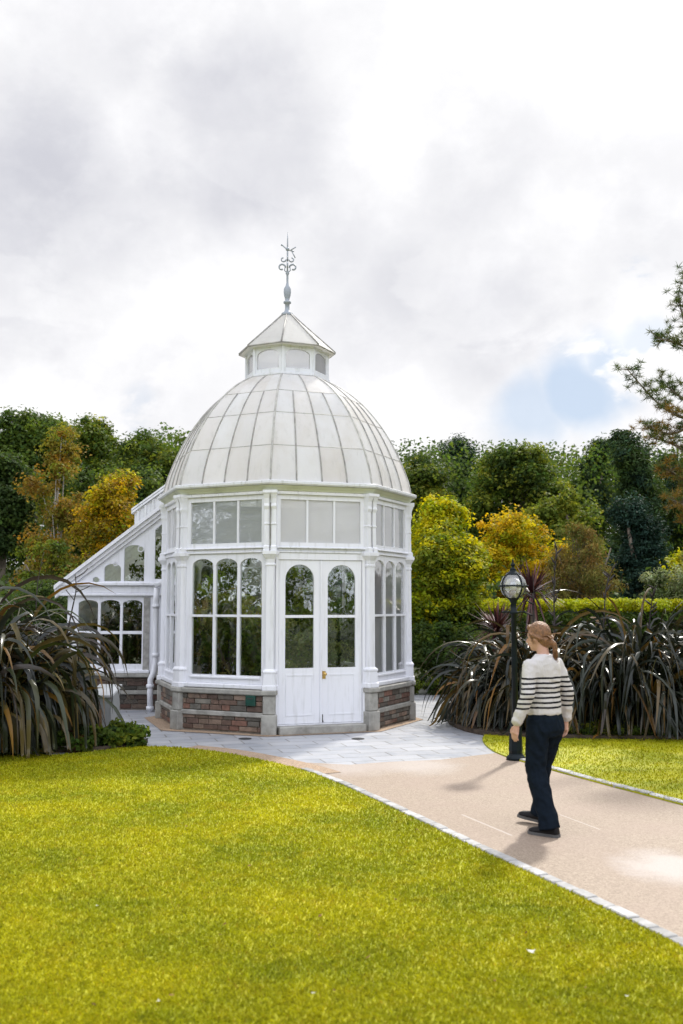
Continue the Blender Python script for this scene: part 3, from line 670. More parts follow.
h_ = hip.build('hip_rib', 'thin_bar', dmo); bars.build('glazing_bar', 'lead_line', dmo); hz.build('pane_lap', 'thin_bar', dmo)
# lantern
ln = MB(); oct_ring([(.70, 5.530), (.72, 5.545), (.72, 5.577), (.68, 5.584)], ln); oct_ring([(.68, 6.000), (.72, 6.012), (.74, 6.044), (.70, 6.050)], ln)
RL = .69
for k in range(8):
    ph = TH0+R(22.5)+R(45)*k; n = rt*math.sin(ph)+tw*math.cos(ph); u = rt*math.cos(ph)-tw*math.sin(ph); o_ = C0+n*(RL*AP)
    M = Matrix(((u.x, -n.x, 0, o_.x), (u.y, -n.y, 0, o_.y), (0, 0, 1, 0), (0, 0, 0, 1))); hwl = RL*math.sin(R(22.5))
    ln.panel(rect(-hwl, hwl, 5.570, 6.025), [arch(-hwl+.06, hwl-.06, 5.649, 5.964, .45)], -.0, .03, M)
    ln.box(-hwl-.01, -hwl+.035, -.015, .02, 5.577, 6.012, M)
lo = ln.build('lantern', 'old_paint', GH)
for k in range(8):
    ph = TH0+R(22.5)+R(45)*k; n = rt*math.sin(ph)+tw*math.cos(ph); u = rt*math.cos(ph)-tw*math.sin(ph); o_ = C0+n*(RL*AP)
    M = Matrix(((u.x, -n.x, 0, o_.x), (u.y, -n.y, 0, o_.y), (0, 0, 1, 0), (0, 0, 0, 1)))
    pane('lantern_pane', rect(-hwl+.05, hwl-.05, 5.635, 5.979), .018, M, 'lantern_glass', lo)
rf = MB(); rf.col = (.76, .75, .72); oct_ring([(.80, 6.019), (.805, 6.050), (.085, 6.701), (.07, 6.710)], rf, caps=True); ro = rf.build('lantern_roof', 'dome_pane', lo)
rb = MB()
for k in range(8): rb.tube([PV(TH0+R(45)*k, .815, 6.044), PV(TH0+R(45)*k, .09, 6.708)], .014, 6)
rings = [PV(TH0+R(45)*k, .81, 6.031) for k in range(9)]; rb.tube(rings, .012, 5); rb.build('roof_hip', 'lead_line', ro)
# finial
fn = MB(); cx, cy = C0.x, C0.y
fn.lathe([(.10, 6.674), (.10, 6.731), (.05, 6.761), (.038, 6.813), (.038, 6.895), (.065, 6.910), (.065, 6.936), (.036, 6.952), (.04, 6.987), (.055, 7.039), (.063, 7.101), (.06, 7.162), (.03, 7.214), (.018, 7.265), (.018, 7.399), (.03, 7.419), (.03, 7.450), (.015, 7.480), (.013, 7.870), (.010, 8.010), (.003, 8.150)], cx, cy, 12)
def scroll(c, r0, a0, a1, tap, ax, n=14, rad=.011):
    pts = []
    for i in range(n+1):
        f = i/n; a_ = a0+(a1-a0)*f; r = r0*(1-tap*f); pts.append(c + ax*(r*math.cos(a_)) + Vector((0, 0, r*math.sin(a_))))
    fn.tube(pts, rad*1.35, 6)
for ax in (rt, tw):
    for sg in (-1, 1):
        a_ = ax*sg
        scroll(Vector((cx, cy, 7.530))+a_*.095, .062, PI, PI-5.2, .45, a_); scroll(Vector((cx, cy, 7.670))+a_*.07, .045, -PI, -PI+4.8, .4, a_, rad=.009)
        fn.tube([Vector((cx, cy, 7.429)), Vector((cx, cy, 7.480))+a_*.05, Vector((cx, cy, 7.570))+a_*.035], .009, 5)
fn.ball((cx, cy, 7.850), .035, 8, 6)
fn.tube([Vector((cx, cy, 7.850))-rt*.095+Vector((0, 0, .07)), Vector((cx, cy, 7.840)), Vector((cx, cy, 7.810))+rt*.11], .011, 6)
fn.tube([Vector((cx, cy, 7.830))+rt*.05, Vector((cx, cy, 7.890))+rt*.14], .010, 6); fn.tube([Vector((cx, cy, 7.820))+rt*.07, Vector((cx, cy, 7.700))+rt*.13], .010, 6)
fn.ball(Vector((cx, cy, 7.920))-rt*.098, .018, 6, 5); fn.build('finial', 'finial_metal', GH)

# ---- lean-to wing behind on the left
YW = 17.8
def wx(px): return (px-341.5)/FPX*YW
def wz(px, py): return at(px, py, YW).z
XL = wx(70); XR = -2.65
zsill = wz(110, 672); zb0, zb1 = wz(110, 596), wz(110, 583)
def rake(x): return wz(60, 590) + (x-wx(60))*(wz(163, 511)-wz(60, 590))/(wx(163)-wx(60))
pw = MB(); pw.box(XL, XR, YW+.0, YW+.2, 0, zsill-.09); plw = pw.build('plinth_wall', 'mortar', GH)
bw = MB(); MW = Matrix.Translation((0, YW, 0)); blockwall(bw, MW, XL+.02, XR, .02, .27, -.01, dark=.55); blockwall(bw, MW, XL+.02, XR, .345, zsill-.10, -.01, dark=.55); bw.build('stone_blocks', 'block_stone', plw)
cp = MB(); cp.box(XL-.04, XR, YW-.06, YW+.14, .272, .342, b=.01); cp.box(XL-.05, XR, YW-.09, YW+.22, zsill-.088, zsill-.02, b=.012); cp.build('stone_coping', 'dressed_stone', plw)
wf = MB(); x0w, x1w = wx(80), wx(143.5); lw = (x1w-x0w-.09)/3; holes = []
for i in range(3):
    xa = x0w+i*(lw+.045); holes += [arch(xa, xa+lw, wz(110, 631), wz(110, 600), .4), rect(xa, xa+lw, wz(110, 664), wz(110, 634))]
wf.panel(rect(XL, wx(152), zsill, zb0), holes, YW-.02, YW+.04)
wf.box(XL-.02, wx(152), YW-.07, YW+.05, zsill-.018, zsill+.04, b=.01)
wo_ = wf.build('wing_window', 'white_paint', GH); g = MB(); g.panel(rect(x0w-.01, x1w+.01, wz(110, 666), wz(110, 598)), [], YW+.01, YW+.014); g.build('pane', 'clear_pane', wo_)
bd = MB(); bd.box(wx(62), XR, YW-.10, YW+.06, zb0+.002, zb0+.05, b=.01); bd.box(wx(64), XR, YW-.06, YW+.06, zb0+.052, zb1-.05, b=.006); bd.box(wx(60), XR, YW-.13, YW+.06, zb1-.048, zb1+.01, b=.012); bd.build('wing_cornice', 'white_paint', GH)
gf = MB(); zg = zb1+.012; outer = [(wx(66), zg), (XR, zg), (XR, rake(XR)-.04), (wx(66), max(zg+.02, rake(wx(66))-.04))]
zb_ = wz(110, 586)
holes = [arch(wx(105), wx(121.5), zg+.02, wz(110, 564), .55), arch(wx(124.5), wx(144.5), zg+.02, wz(110, 545), .55), [(wx(155), zg+.06), (wx(165), zg+.06), (wx(165), wz(163, 521)), (wx(155), wz(155, 530))],
         [(wx(97)+.06*math.cos(2*PI*i/12), wz(97, 580)+.05*math.sin(2*PI*i/12)) for i in range(12)]]
gf.panel(outer, holes, YW-.02, YW+.04); gfo = gf.build('gable_frame', 'white_paint', GH)
g = MB(); g.panel([(wx(90), zg+.005), (wx(166), zg+.005), (wx(166), rake(wx(166))-.12), (wx(90), rake(wx(90))-.07)], [], YW+.01, YW+.014); g.build('pane', 'clear_pane', gfo)
for cxp, czp, r in ((97, 580, .06), (141, 549, .05), (116, 564, .035)): sc_ = MB(); sc_.tube([Vector((wx(cxp)+r*math.cos(2*PI*i/12), YW-.03, wz(cxp, czp)+r*math.sin(2*PI*i/12))) for i in range(13)], .008, 5); sc_.build('scroll_ornament', 'white_paint', gfo)
bg_ = MB()
for dz, th_, yo, yi in ((.05, .07, -.16, .10), (-.03, .079, -.11, .06), (-.10, .069, -.07, .06)):
    xa, xb = wx(57), XR+.2
    bg_.add([(xa, YW+yo, rake(xa)+dz-.0), (xb, YW+yo, rake(xb)+dz), (xb, YW+yo, rake(xb)+dz+th_), (xa, YW+yo, rake(xa)+dz+th_), (xa, YW+yi, rake(xa)+dz), (xb, YW+yi, rake(xb)+dz), (xb, YW+yi, rake(xb)+dz+th_), (xa, YW+yi, rake(xa)+dz+th_)],
            [(0, 1, 2, 3), (7, 6, 5, 4), (0, 4, 5, 1), (3, 2, 6, 7), (0, 3, 7, 4), (1, 5, 6, 2)])
bg_.build('barge_board', 'white_paint', GH)
wr = MB(); wr.col = (.76, .76, .74); xa, xb = wx(60), XR+1.2
wr.add([(xa, YW+.10, rake(xa)+.09), (xb, YW+.10, rake(xb)+.09), (xb, YW+9, rake(xb)+.09), (xa, YW+9, rake(xa)+.09)], [(0, 1, 2, 3)]); wr.add([(xa, YW+.10, rake(xa)+.06), (xb, YW+.10, rake(xb)+.06), (xb, YW+9, rake(xb)+.06), (xa, YW+9, rake(xa)+.06)], [(3, 2, 1, 0)])
wro = wr.build('wing_roof', 'dome_pane', GH)
wb = MB()
for i in range(16): yy = YW+.4+i*.55; wb.tube([(xa, yy, rake(xa)+.10), (xb, yy, rake(xb)+.10)], .014, 5)
wb.build('glazing_bar', 'old_paint', wro)
sw = MB(); sw.box(XL-.02, XL+.06, YW+.05, YW+9, zsill, 2.0)
for i in range(10): sw.box(XL-.05, XL+.02, YW+.1+i*.9, YW+.17+i*.9, zsill, 2.0)
sw.build('wing_side_wall', 'white_paint', GH)
bwl = MB(); bwl.box(XR+.9, XR+1.1, YW+1.4, YW+9, 0, 4.4); bwl.box(XL, XR+.9, YW+8.9, YW+9, 0, 2.0); bwl.build('wing_back_wall', 'dressed_stone', GH)
# raised parapet with sloping top behind the rake
yp = 18.6
up_ = MB()
def pp(px, py): q = at(px, py, yp); return (q.x, q.z)
o1, o2, o3, o4 = pp(134.5, 545), pp(134.5, 514), pp(172, 485), pp(172, 530)
up_.panel([o1, o4, o3, o2], [], yp, yp+.08)
for d in (0, .09):
    up_.add([(o2[0]-.05, yp-.06, o2[1]+d*.6), (o3[0], yp-.06, o3[1]+d*.6), (o3[0], yp-.06, o3[1]+.04+d*.6), (o2[0]-.05, yp-.06, o2[1]+.04+d*.6), (o2[0]-.05, yp+.1, o2[1]+d*.6), (o3[0], yp+.1, o3[1]+d*.6), (o3[0], yp+.1, o3[1]+.04+d*.6), (o2[0]-.05, yp+.1, o2[1]+.04+d*.6)],
            [(0, 1, 2, 3), (7, 6, 5, 4), (0, 4, 5, 1), (3, 2, 6, 7), (0, 3, 7, 4), (1, 5, 6, 2)])
for i in range(5):
    f = (i+.5)/5; x_ = o2[0]+(o3[0]-o2[0])*f; z_ = o2[1]+(o3[1]-o2[1])*f; up_.box(x_-.02, x_+.02, yp-.03, yp, z_-.42, z_)
up_.build('roof_parapet', 'old_paint', GH)
# link bay: corner post and downpipe
lk = MB(); lk.box(wx(152.5), wx(157), YW-.06, YW+.05, zsill-.02, zb0); lk.box(wx(160), XR, YW-.02, YW+.04, zsill, zb0); lk.build('corner_post', 'white_paint', GH)
dk = MB(); dk.box(wx(145), wx(151), YW-.045, YW-.021, zsill+.03, zb0-.03); dk.build('gap_shade_strip', 'lead_line', GH)  # dark strip standing in for the shade of the recessed gap
dp = MB(); YD = 17.45
def dpt(px, py): q = at(px, py, YD); return q
dp.tube([dpt(157, 588), dpt(156, 600), dpt(155.5, 662), dpt(154, 672), dpt(150.5, 679), dpt(150, 690), dpt(150, 713)], [.055, .05, .05, .052, .05, .05, .05], 10)
for q in ((156, 606), (155.5, 655), (150, 686), (150, 708)): c = dpt(*q); dp.lathe([(.066, c.z-.03), (.068, c.z), (.066, c.z+.03)], c.x, c.y, 10)
dp.build('downpipe', 'white_paint', GH)
gu = MB(); gu.tube([dpt(157, 585), at(168, 580, 16.9)], .05, 8); gu.build('wing_gutter', 'white_paint', GH)
# sandy gravel margin along the base
ribb = MB(); vs = []
for i, k in enumerate((-3, -2, -1, 0, 1, 2, 3)):
    vs += [PV(TH0+R(45)*k, 1.95, .007), PV(TH0+R(45)*k, 2.24 if k not in (-2, -1) else 2.32, .007)]
ribb.add(vs, [(2*i, 2*i+1, 2*i+3, 2*i+2) for i in range(6)]); o = struct(ribb.build('gravel_strip', 'gravel_edge'))
if o.data.polygons[0].normal.z < 0: o.data.flip_normals()
for px, py, lab in ((245, 739, 'small dark round drain cover in the paving before the left plinth'), (358, 739, 'small dark drain cover in the paving before the doorstep')):
    g = G(px, py); d = MB(); d.lathe([(.09, .001), (.09, .008), (.078, .010), (.076, .006), (.0, .006)][:4], g.x, g.y, 18)
    for i in range(-3, 4): hw2 = math.sqrt(max(0, .074**2-(i*.02)**2)); d.box(g.x-hw2, g.x+hw2, g.y+i*.02-.004, g.y+i*.02+.004, .004, .0105)
    tag(d.build('drain_cover', 'drain_iron'), lab, 'drain cover', 'drain covers in the paving')

# ------------------------------------------------------------------ foliage palettes (linear)
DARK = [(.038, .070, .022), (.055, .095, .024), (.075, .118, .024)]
MID = [(.055, .105, .018), (.085, .135, .020), (.12, .17, .022)]
LIGHT = [(.17, .21, .022), (.24, .26, .028), (.11, .16, .020)]  # mixed into the hill trees as leaf colour standing in for sunlit highlights
YEL = [(.46, .45, .008), (.32, .37, .008), (.16, .24, .010), (.56, .50, .010)]
GOLD = [(.56, .37, .010), (.48, .30, .012), (.36, .30, .014), (.60, .44, .012)]
AMBER = [(.28, .175, .030), (.22, .155, .032), (.15, .16, .028), (.30, .17, .022)]
PINE = [(.022, .048, .028), (.032, .064, .032), (.045, .080, .032)]
INDOOR = [(.44, .50, .14), (.30, .42, .08), (.52, .54, .20), (.16, .26, .06)]
BRONZE = [(.22, .19, .05), (.28, .17, .05), (.14, .17, .04), (.17, .13, .04)]
def T(name, px0, px1, ytop, Y, ybot=None, **kw):
    """tree whose crown spans px0..px1 and reaches ytop at distance Y"""
    cxp = (px0+px1)/2; p = at(cxp, ytop, Y); z0 = kw.pop('z0', hill_z(p.x, Y)); H = p.z-z0; rw = (px1-px0)/2/FPX*Y*1.0
    zb = (at(cxp, ybot, Y).z-z0) if ybot else H*.3; zb = max(zb, .2)
    shape = kw.pop('shape', 'round'); lob = []
    hh = (H-zb)/2
    if shape == 'round':
        lob = [(0, 0, zb+hh*.95, rw*.68, rw*.68, hh*.86)]
        for i in range(24):
            a_ = random.random()*2*PI; ph = random.uniform(-.6, 1.0); q = random.uniform(.62, .92); cs = math.sqrt(max(0, 1-ph*ph)); k_ = random.uniform(.13, .27)
            lob.append((rw*q*cs*math.cos(a_)*1.05, rw*q*cs*math.sin(a_), zb+hh*(1+ph*q*.95), rw*k_, rw*k_, min(hh, rw)*k_*.85))
    elif shape == 'cone':
        for i in range(7): f = i/6; lob.append((random.uniform(-.1, .1)*rw, random.uniform(-.1, .1)*rw, zb+(H-zb)*f*.95, rw*(1-f)**.7*.9+.25, rw*(1-f)**.7*.9+.25, (H-zb)*.09+.2))
    elif shape == 'tiers':
        for i in range(9):
            f = (i+.5)/9; a_ = random.random()*2*PI; q = random.uniform(.2, .55)*(1-.4*f); lob.append((rw*q*math.cos(a_), rw*q*math.sin(a_), zb+(H-zb)*f, rw*(.62-.25*f), rw*(.62-.25*f), (H-zb)*.10))
    return tree(name, p.x, Y, z0, lob, **kw)
GRP_L = 'trees on the slope left of the glasshouse'; GRP_R = 'trees beyond the hedge right of the glasshouse'
T('broadleaf_tree', -10, 75, 408, 47, 520, n=230, crad=.75, per=70, leaf=.26, palette=DARK+MID+MID, trunk=.3, label='dark green oak tree with ragged top at the upper left of the slope', group=GRP_L)
T('broadleaf_tree', 55, 122, 413, 52, 520, n=230, crad=.75, per=70, leaf=.26, palette=MID+LIGHT, trunk=.3, label='sunlit mid green tree rising behind the amber tree', group=GRP_L)
T('broadleaf_tree', 110, 200, 428, 50, 540, n=260, crad=.75, per=70, leaf=.26, palette=MID+LIGHT+DARK, trunk=.3, label='broad green tree beside the left shoulder of the dome', group=GRP_L)
T('broadleaf_tree', -40, 45, 448, 38, 600, n=260, crad=.65, per=70, leaf=.22, palette=DARK, trunk=.25, label='very dark green tree at the left edge of the photo', group=GRP_L, flat=.8)
T('broadleaf_tree', 60, 190, 462, 43, 610, n=260, crad=.7, per=70, leaf=.22, palette=DARK+DARK+MID, trunk=.25, label='dark green tree behind the golden tree beside the wing roof', group=GRP_L)
T('broadleaf_tree', 200, 330, 435, 56, 560, n=150, crad=.8, per=60, leaf=.28, palette=DARK+MID, trunk=.3, label='green tree hidden behind the dome and seen through its windows', group=GRP_L)
T('amber_tree', 15, 100, 432, 32, 590, n=150, crad=.40, per=60, leaf=.15, palette=AMBER+AMBER+LIGHT, trunk=.14, bark='pale_bark', shape='tiers', label='tall thin amber brown tree with pale trunk on the left slope', group=GRP_L, hollow=.2, limbs=18)
T('golden_tree', 82, 150, 468, 29, 600, n=200, crad=.38, per=62, leaf=.13, palette=GOLD+AMBER+YEL, trunk=.10, label='golden yellow tree standing above the left wing roof', group=GRP_L, limbs=12)
T('olive_shrub', 20, 100, 535, 27, 640, n=130, crad=.35, per=60, leaf=.12, palette=AMBER+MID+LIGHT, trunk=.07, label='olive and bronze shrub under the amber tree at left', cat='shrub', group=GRP_L, stems=3, limbs=5)
T('dark_shrub', -30, 130, 575, 24, 680, n=200, crad=.4, per=60, leaf=.13, palette=DARK, trunk=.07, label='dark shrub mass behind the left flax and the wing', cat='shrub', stems=3, limbs=5)
# right side
T('broadleaf_tree', 385, 455, 446, 52, 560, n=190, crad=.7, per=70, leaf=.24, palette=DARK+LIGHT, trunk=.3, label='green tree with sunlit yellow top just right of the dome', group=GRP_R)
T('pine_tree', 425, 500, 444, 66, 560, n=200, crad=.75, per=70, leaf=.34, palette=PINE, trunk=.3, mtl='leaf_matt', shape='tiers', aspect=3, label='distant dark pine in the gap left of the rounded hill tree', group=GRP_R)
T('broadleaf_tree', 462, 565, 436, 50, 560, n=300, crad=.75, per=75, leaf=.25, palette=DARK+MID+LIGHT, trunk=.35, label='large rounded green tree topping the hill above the golden maple', group=GRP_R)
T('broadleaf_tree', 515, 602, 488, 38, 600, n=230, crad=.5, per=70, leaf=.19, palette=LIGHT+LIGHT+MID, trunk=.2, label='pale yellowish green tree left of the dark pines', group=GRP_R)
T('pine_tree', 560, 622, 446, 58, 600, n=210, crad=.65, per=75, leaf=.34, palette=PINE+DARK, trunk=.3, mtl='leaf_matt', shape='tiers', aspect=3.2, label='dark pine with wispy top right of the hill gap', group=GRP_R)
T('pine_tree', 592, 668, 438, 42, 610, n=300, crad=.6, per=80, leaf=.28, palette=PINE+DARK, trunk=.3, mtl='leaf_matt', aspect=3.2, shape='tiers', label='broad dense dark pine filling the right background', group=GRP_R)
T('pine_tree', 640, 740, 442, 46, 600, n=280, crad=.65, per=75, leaf=.30, palette=PINE+MID, trunk=.3, mtl='leaf_matt', aspect=3, label='green pine cut by the right edge behind the bronze branches', group=GRP_R)
T('blue_conifer', 598, 690, 505, 33, 620, n=230, crad=.42, per=70, leaf=.18, shape='tiers', palette=[(.024, .052, .036), (.03, .064, .046), (.018, .040, .028)], trunk=.2, mtl='leaf_matt', aspect=2.4, label='low blue green conifer in front of the dark pines', group=GRP_R)
T('golden_tree', 458, 566, 504, 33, 620, n=280, crad=.42, per=66, leaf=.15, palette=GOLD+GOLD+YEL, trunk=.16, label='golden orange maple tree behind the street lamp', group=GRP_R)
T('feathery_tree', 545, 612, 518, 27, 640, n=170, crad=.36, per=60, leaf=.13, palette=BRONZE, trunk=.07, aspect=4.5, up=0, mtl='leaf_matt', label='feathery bronze green tree with upright thin branches above the flax', group=GRP_R, hollow=.15, stems=4, limbs=14, droop=.4)
T('yellow_green_tree', 396, 474, 487, 24.5, 640, z0=0, n=300, crad=.34, per=80, leaf=.13, palette=YEL, trunk=.13, label='bright yellow green tree with rounded top beside the right side of the dome', group=GRP_R)
T('yellow_green_tree', 402, 487, 524, 22.8, 672, z0=0, n=360, crad=.34, per=80, leaf=.125, palette=YEL+LIGHT, trunk=.12, label='lower yellow green leafy tree between glasshouse and left flax of the pair', group=GRP_R)
T('dark_shrub', 398, 492, 622, 21.6, 686, z0=0, n=220, crad=.28, per=70, leaf=.11, palette=DARK+MID, trunk=.06, label='dark green shrub at the foot of the yellow green trees', cat='shrub', stems=3, limbs=5)
T('yellow_shrub', 664, 705, 545, 26, 620, n=70, crad=.28, per=60, leaf=.12, palette=YEL, trunk=.06, label='yellow green shrub at the right edge above the hedge', cat='shrub', stems=2, limbs=5)
T('variegated_shrub', 636, 720, 566, 23.5, 650, n=170, crad=.26, per=80, leaf=.11, palette=[(.30, .34, .22), (.10, .15, .05), (.20, .24, .12), (.05, .08, .02)], trunk=.05, label='grey white variegated mounded shrub above the hedge at right', cat='shrub', stems=3, limbs=5, aspect=3)
# far wood on the hill behind the counted trees
cw = []
for i in range(1500):
    y = random.uniform(54, 72); x = random.uniform(-.48, .55)*y; hgt = at(341+x/y*FPX, 444 if x < 0 else 456, y).z
    cw.append((x, y, random.uniform(hill_z(x, y)+.5, hgt)))
V, F, K = leaves(cw, 1.9, 140, .25, DARK+MID+MID, outward=.8); tag(npmesh('far_wood', V, F, K, 'leaf'), 'dense green woodland covering the far slope', 'woodland', kind='stuff')
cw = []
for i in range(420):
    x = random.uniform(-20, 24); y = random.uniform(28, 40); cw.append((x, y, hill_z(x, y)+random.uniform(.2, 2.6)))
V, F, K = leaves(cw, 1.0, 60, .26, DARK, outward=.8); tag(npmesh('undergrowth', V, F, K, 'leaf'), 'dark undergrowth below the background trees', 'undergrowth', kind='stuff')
# trees behind the photographer, mirrored in the panes
cw = [(random.uniform(-22, 22), random.uniform(-19, -13), random.uniform(.5, 8.5)+random.uniform(0, 2)) for i in range(1500)]
V, F, K = leaves(cw, 1.2, 40, .36, MID+LIGHT+LIGHT, outward=.8); V2, F2, K2 = leaves([(random.choice([-1, 1])*random.uniform(23, 31), random.uniform(-16, 30), random.uniform(.3, 9)) for i in range(1500)], 1.3, 36, .42, DARK+LIGHT+LIGHT+MID, outward=.8)
F2 = F2+len(V); V = np.concatenate([V, V2]); F = np.concatenate([F, F2]); K = np.concatenate([K, K2])
tag(npmesh('wood', V, F, K, 'leaf'), 'green trees mirrored in the panes of the glasshouse', 'woodland', kind='stuff')

# near pine at the right edge: long rising branches with needle tufts, bronze lower down
def near_pine():
    Y = 15.5; base = at(735, 600, Y); root = empty('pine_tree', (base.x, Y, 0), 'near pine reaching in from the right edge with airy rising branches, bronze tufts below', 'tree')
    tr = MB(); tp = [(base.x, Y, -.1), (base.x+.05, Y, 2.5), (base.x-.05, Y+.1, 5), (base.x+.05, Y, 7.6)]; tr.tube(tp, [.2, .17, .12, .05], 8)
    br = []; cents = []; cols = []
    # branches as pixel polylines at real depths
    B = [([(735, 500), (700, 425), (668, 392), (645, 378), (614, 348)], 15.2, .5), ([(735, 470), (705, 400), (675, 375), (652, 360)], 15.6, .4), ([(735, 420), (705, 350), (680, 325), (648, 316)], 15.1, .35),
         ([(735, 380), (700, 330), (680, 300), (674, 278)], 15.8, .35), ([(735, 460), (700, 420), (665, 412), (637, 405)], 14.9, .4), ([(735, 500), (700, 460), (670, 440), (645, 432)], 15.4, .45),
         ([(735, 530), (700, 490), (672, 470), (655, 462)], 15.9, .4), ([(735, 550), (700, 520), (680, 500), (668, 496)], 15.3, .4), ([(735, 360), (715, 300), (695, 270), (685, 250)], 15.6, .3), ([(735, 570), (705, 555), (688, 560)], 15.2, .35)]
    for pts, y, _ in B:
        P = smooth([at(700+(px-735)*.86+32, py+(22 if py < 420 else 6), y+(735-px)*.004*random.uniform(-1, 1)) for px, py in pts], 5); n = len(P)
        tr.tube(P, [.035*(1-i/n)+.006 for i in range(n)], 5)
        for i in range(4, n):
            for q in range(5):
                off = Vector(rdir(1)[0])*random.uniform(.05, .30); off.z = off.z*.6+.05; c = P[i]+off; tr.tube([P[i], c], [.007, .003], 3)
                cents.append(c); pxy = 605-(c.z-CAMH)*FPX/y
                cols.append((.20, .13, .03) if (pxy > 405 and random.random() < .6) else random.choice([(.06, .10, .03), (.09, .13, .035), (.12, .14, .045)]))
    tr.build('trunk', 'bark', root)
    Vs, Fs, Cs = [], [], []; n0 = 0
    for c, k in zip(cents, cols):
        m = 34; d = rdir(m); d[:, 2] = d[:, 2]*.8+.25; d = unit(d); b = np.array(c); L = (.05+.07*rng.random(m))[:, None]
        s = unit(np.cross(d, rdir(m)))*.0045; V = np.stack([b+d*.01-s, b+d*.01+s, b+d*L+s*.3, b+d*L-s*.3], 1).reshape(-1, 3)
        Vs.append(V); Fs.append(np.arange(m*4).reshape(m, 4)+n0); n0 += m*4; Cs.append(np.tile(np.array(k), (m, 1))*(1+rng.normal(size=(m, 1))*.2))
    npmesh('needles', np.concatenate(Vs), np.concatenate(Fs), np.clip(np.concatenate(Cs), .004, 1), 'leaf_matt', root)
near_pine()

# ------------------------------------------------------------------ hedge
def hedge():
    root = empty('hedge', (7, 22.6, 0), 'long clipped hedge with yellow green leaves along its flat top', 'hedge')
    cw = []; cy_ = []
    for i in range(2600):
        x = random.uniform(2.2, 14.5); y = random.choice([random.gauss(22.15, .08), random.uniform(22.2, 23.1)]); cw.append((x, y, random.uniform(.15, 1.66)))
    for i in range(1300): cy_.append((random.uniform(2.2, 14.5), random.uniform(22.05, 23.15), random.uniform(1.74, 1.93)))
    V, F, K = leaves(cw, .17, 28, .075, DARK+MID); npmesh('foliage', V, F, K, 'leaf', root)
    V, F, K = leaves(cy_, .12, 30, .065, [(.36, .40, .010), (.28, .34, .010), (.42, .42, .012)], up=.6); npmesh('top_leaves', V, F, K, 'leaf', root)  # leaves along the top coloured a brighter yellow green
hedge()

# ------------------------------------------------------------------ New Zealand flax
def flax(x, y, z0, n, Lr, wr, label, seed, pal, up=(55, 88), basal=.75, endr=(35, 80)):
    rs = np.random.default_rng(seed)
    root = empty('flax_plant', (x, y, z0), label, 'flax plant', 'bronze flax plants')
    Vs, Fs, Cs = [], [], []; n0 = 0; seg = 15
    for i in range(n):
        az = rs.random()*2*PI; q0 = math.sqrt(rs.random()); r0 = basal*q0; L = (Lr[0]+(Lr[1]-Lr[0])*rs.random()**1.0)*(1-.34*q0); e = R(up[1]-(up[1]-up[0])*min(1, q0*rs.uniform(.4, 1.2)))
        w0 = rs.uniform(*wr); az2 = az+rs.normal()*.75
        p = Vector((x+r0*math.cos(az), y+r0*math.sin(az), z0)); ds = L/seg; pts = [p.copy()]; dirs = []
        f0 = rs.uniform(.08, .48); f1 = f0+rs.uniform(.35, .85); end = -R(rs.uniform(*endr)); yaw = az2; fold = rs.random() < .30; ff = rs.uniform(.38, .72); kink = rs.uniform(.6, 1.4); dy = rs.normal()*.04
        if rs.random() < .06: end = R(rs.uniform(10, 60)); ds *= .72
        for s_ in range(seg):
            f = (s_+1)/seg; tq = min(1, max(0, (f-f0)/(f1-f0))); tq = tq*tq*(3-2*tq); ang = e+(end-e)*tq-.25*f-(kink if fold and f > ff else 0); yaw += dy; ang = max(ang, -R(86))
            d = Vector((math.cos(ang)*math.cos(yaw), math.cos(ang)*math.sin(yaw), math.sin(ang))); q = pts[-1]+d*ds
            if q.z < z0+.03: q.z = z0+.03+rs.random()*.03
            pts.append(q); dirs.append(d)
        dirs.append(dirs[-1]); tw0 = rs.normal()*.4; tw1 = rs.normal()*1.3
        ring = []
        for s_, (q, d) in enumerate(zip(pts, dirs)):
            f = s_/seg; side = Vector((-math.sin(yaw), math.cos(yaw), 0)); nr = d.cross(side).normalized(); ta = tw0+tw1*f
            side = side*math.cos(ta)+nr*math.sin(ta); nr = d.cross(side).normalized()
            ww = w0*min(1, .5+f*2)*(1-max(0, (f-.5)/.5)**1.8)*.5+.001; vf = .45*(1-f)+.08
            ring += [q+side*ww-nr*ww*vf, q, q-side*ww-nr*ww*vf]
        Vs.append(np.array([tuple(v) for v in ring])); f_ = []
        for s_ in range(seg):
            a_ = n0+s_*3; f_ += [(a_, a_+1, a_+4, a_+3), (a_+1, a_+2, a_+5, a_+4)]
        Fs.append(np.array(f_)); n0 += len(ring)
        c = np.array(pal[rs.integers(len(pal))])*(1+rs.normal()*.2); cc = np.tile(c, (len(f_), 1))
        if rs.random() < .35: cc[-10:] *= np.array([1.7, 1.25, .8])
        Cs.append(cc)
    npmesh('leaves', np.concatenate(Vs), np.concatenate(Fs), np.clip(np.concatenate(Cs), .004, .9), 'flax_leaf', root, smooth=True)
    return root
OLIVE = [(.15, .11, .035), (.045, .048, .020), (.070, .055, .020), (.022, .028, .018), (.085, .062, .022), (.045, .035, .028), (.030, .036, .028), (.028, .032, .030), (.035, .045, .018)]
DKF = [(.022, .028, .018), (.014, .019, .014), (.032, .036, .022), (.060, .045, .020), (.012, .016, .012), (.095, .060, .018), (.020, .025, .020)]
flax(-4.95, 13.05, .04, 2200, (1.1, 3.85), (.044, .082), 'huge bronze flax with arching drooping leaves at the left edge of the lawn', 3, OLIVE, basal=.85, up=(58, 89), endr=(55, 84))
flax(2.95, 15.35, .04, 1800, (.9, 3.05), (.032, .062), 'bronze flax clump beside the street lamp, leaves spilling onto the paving', 5, DKF, basal=.60, up=(50, 88), endr=(42, 72))
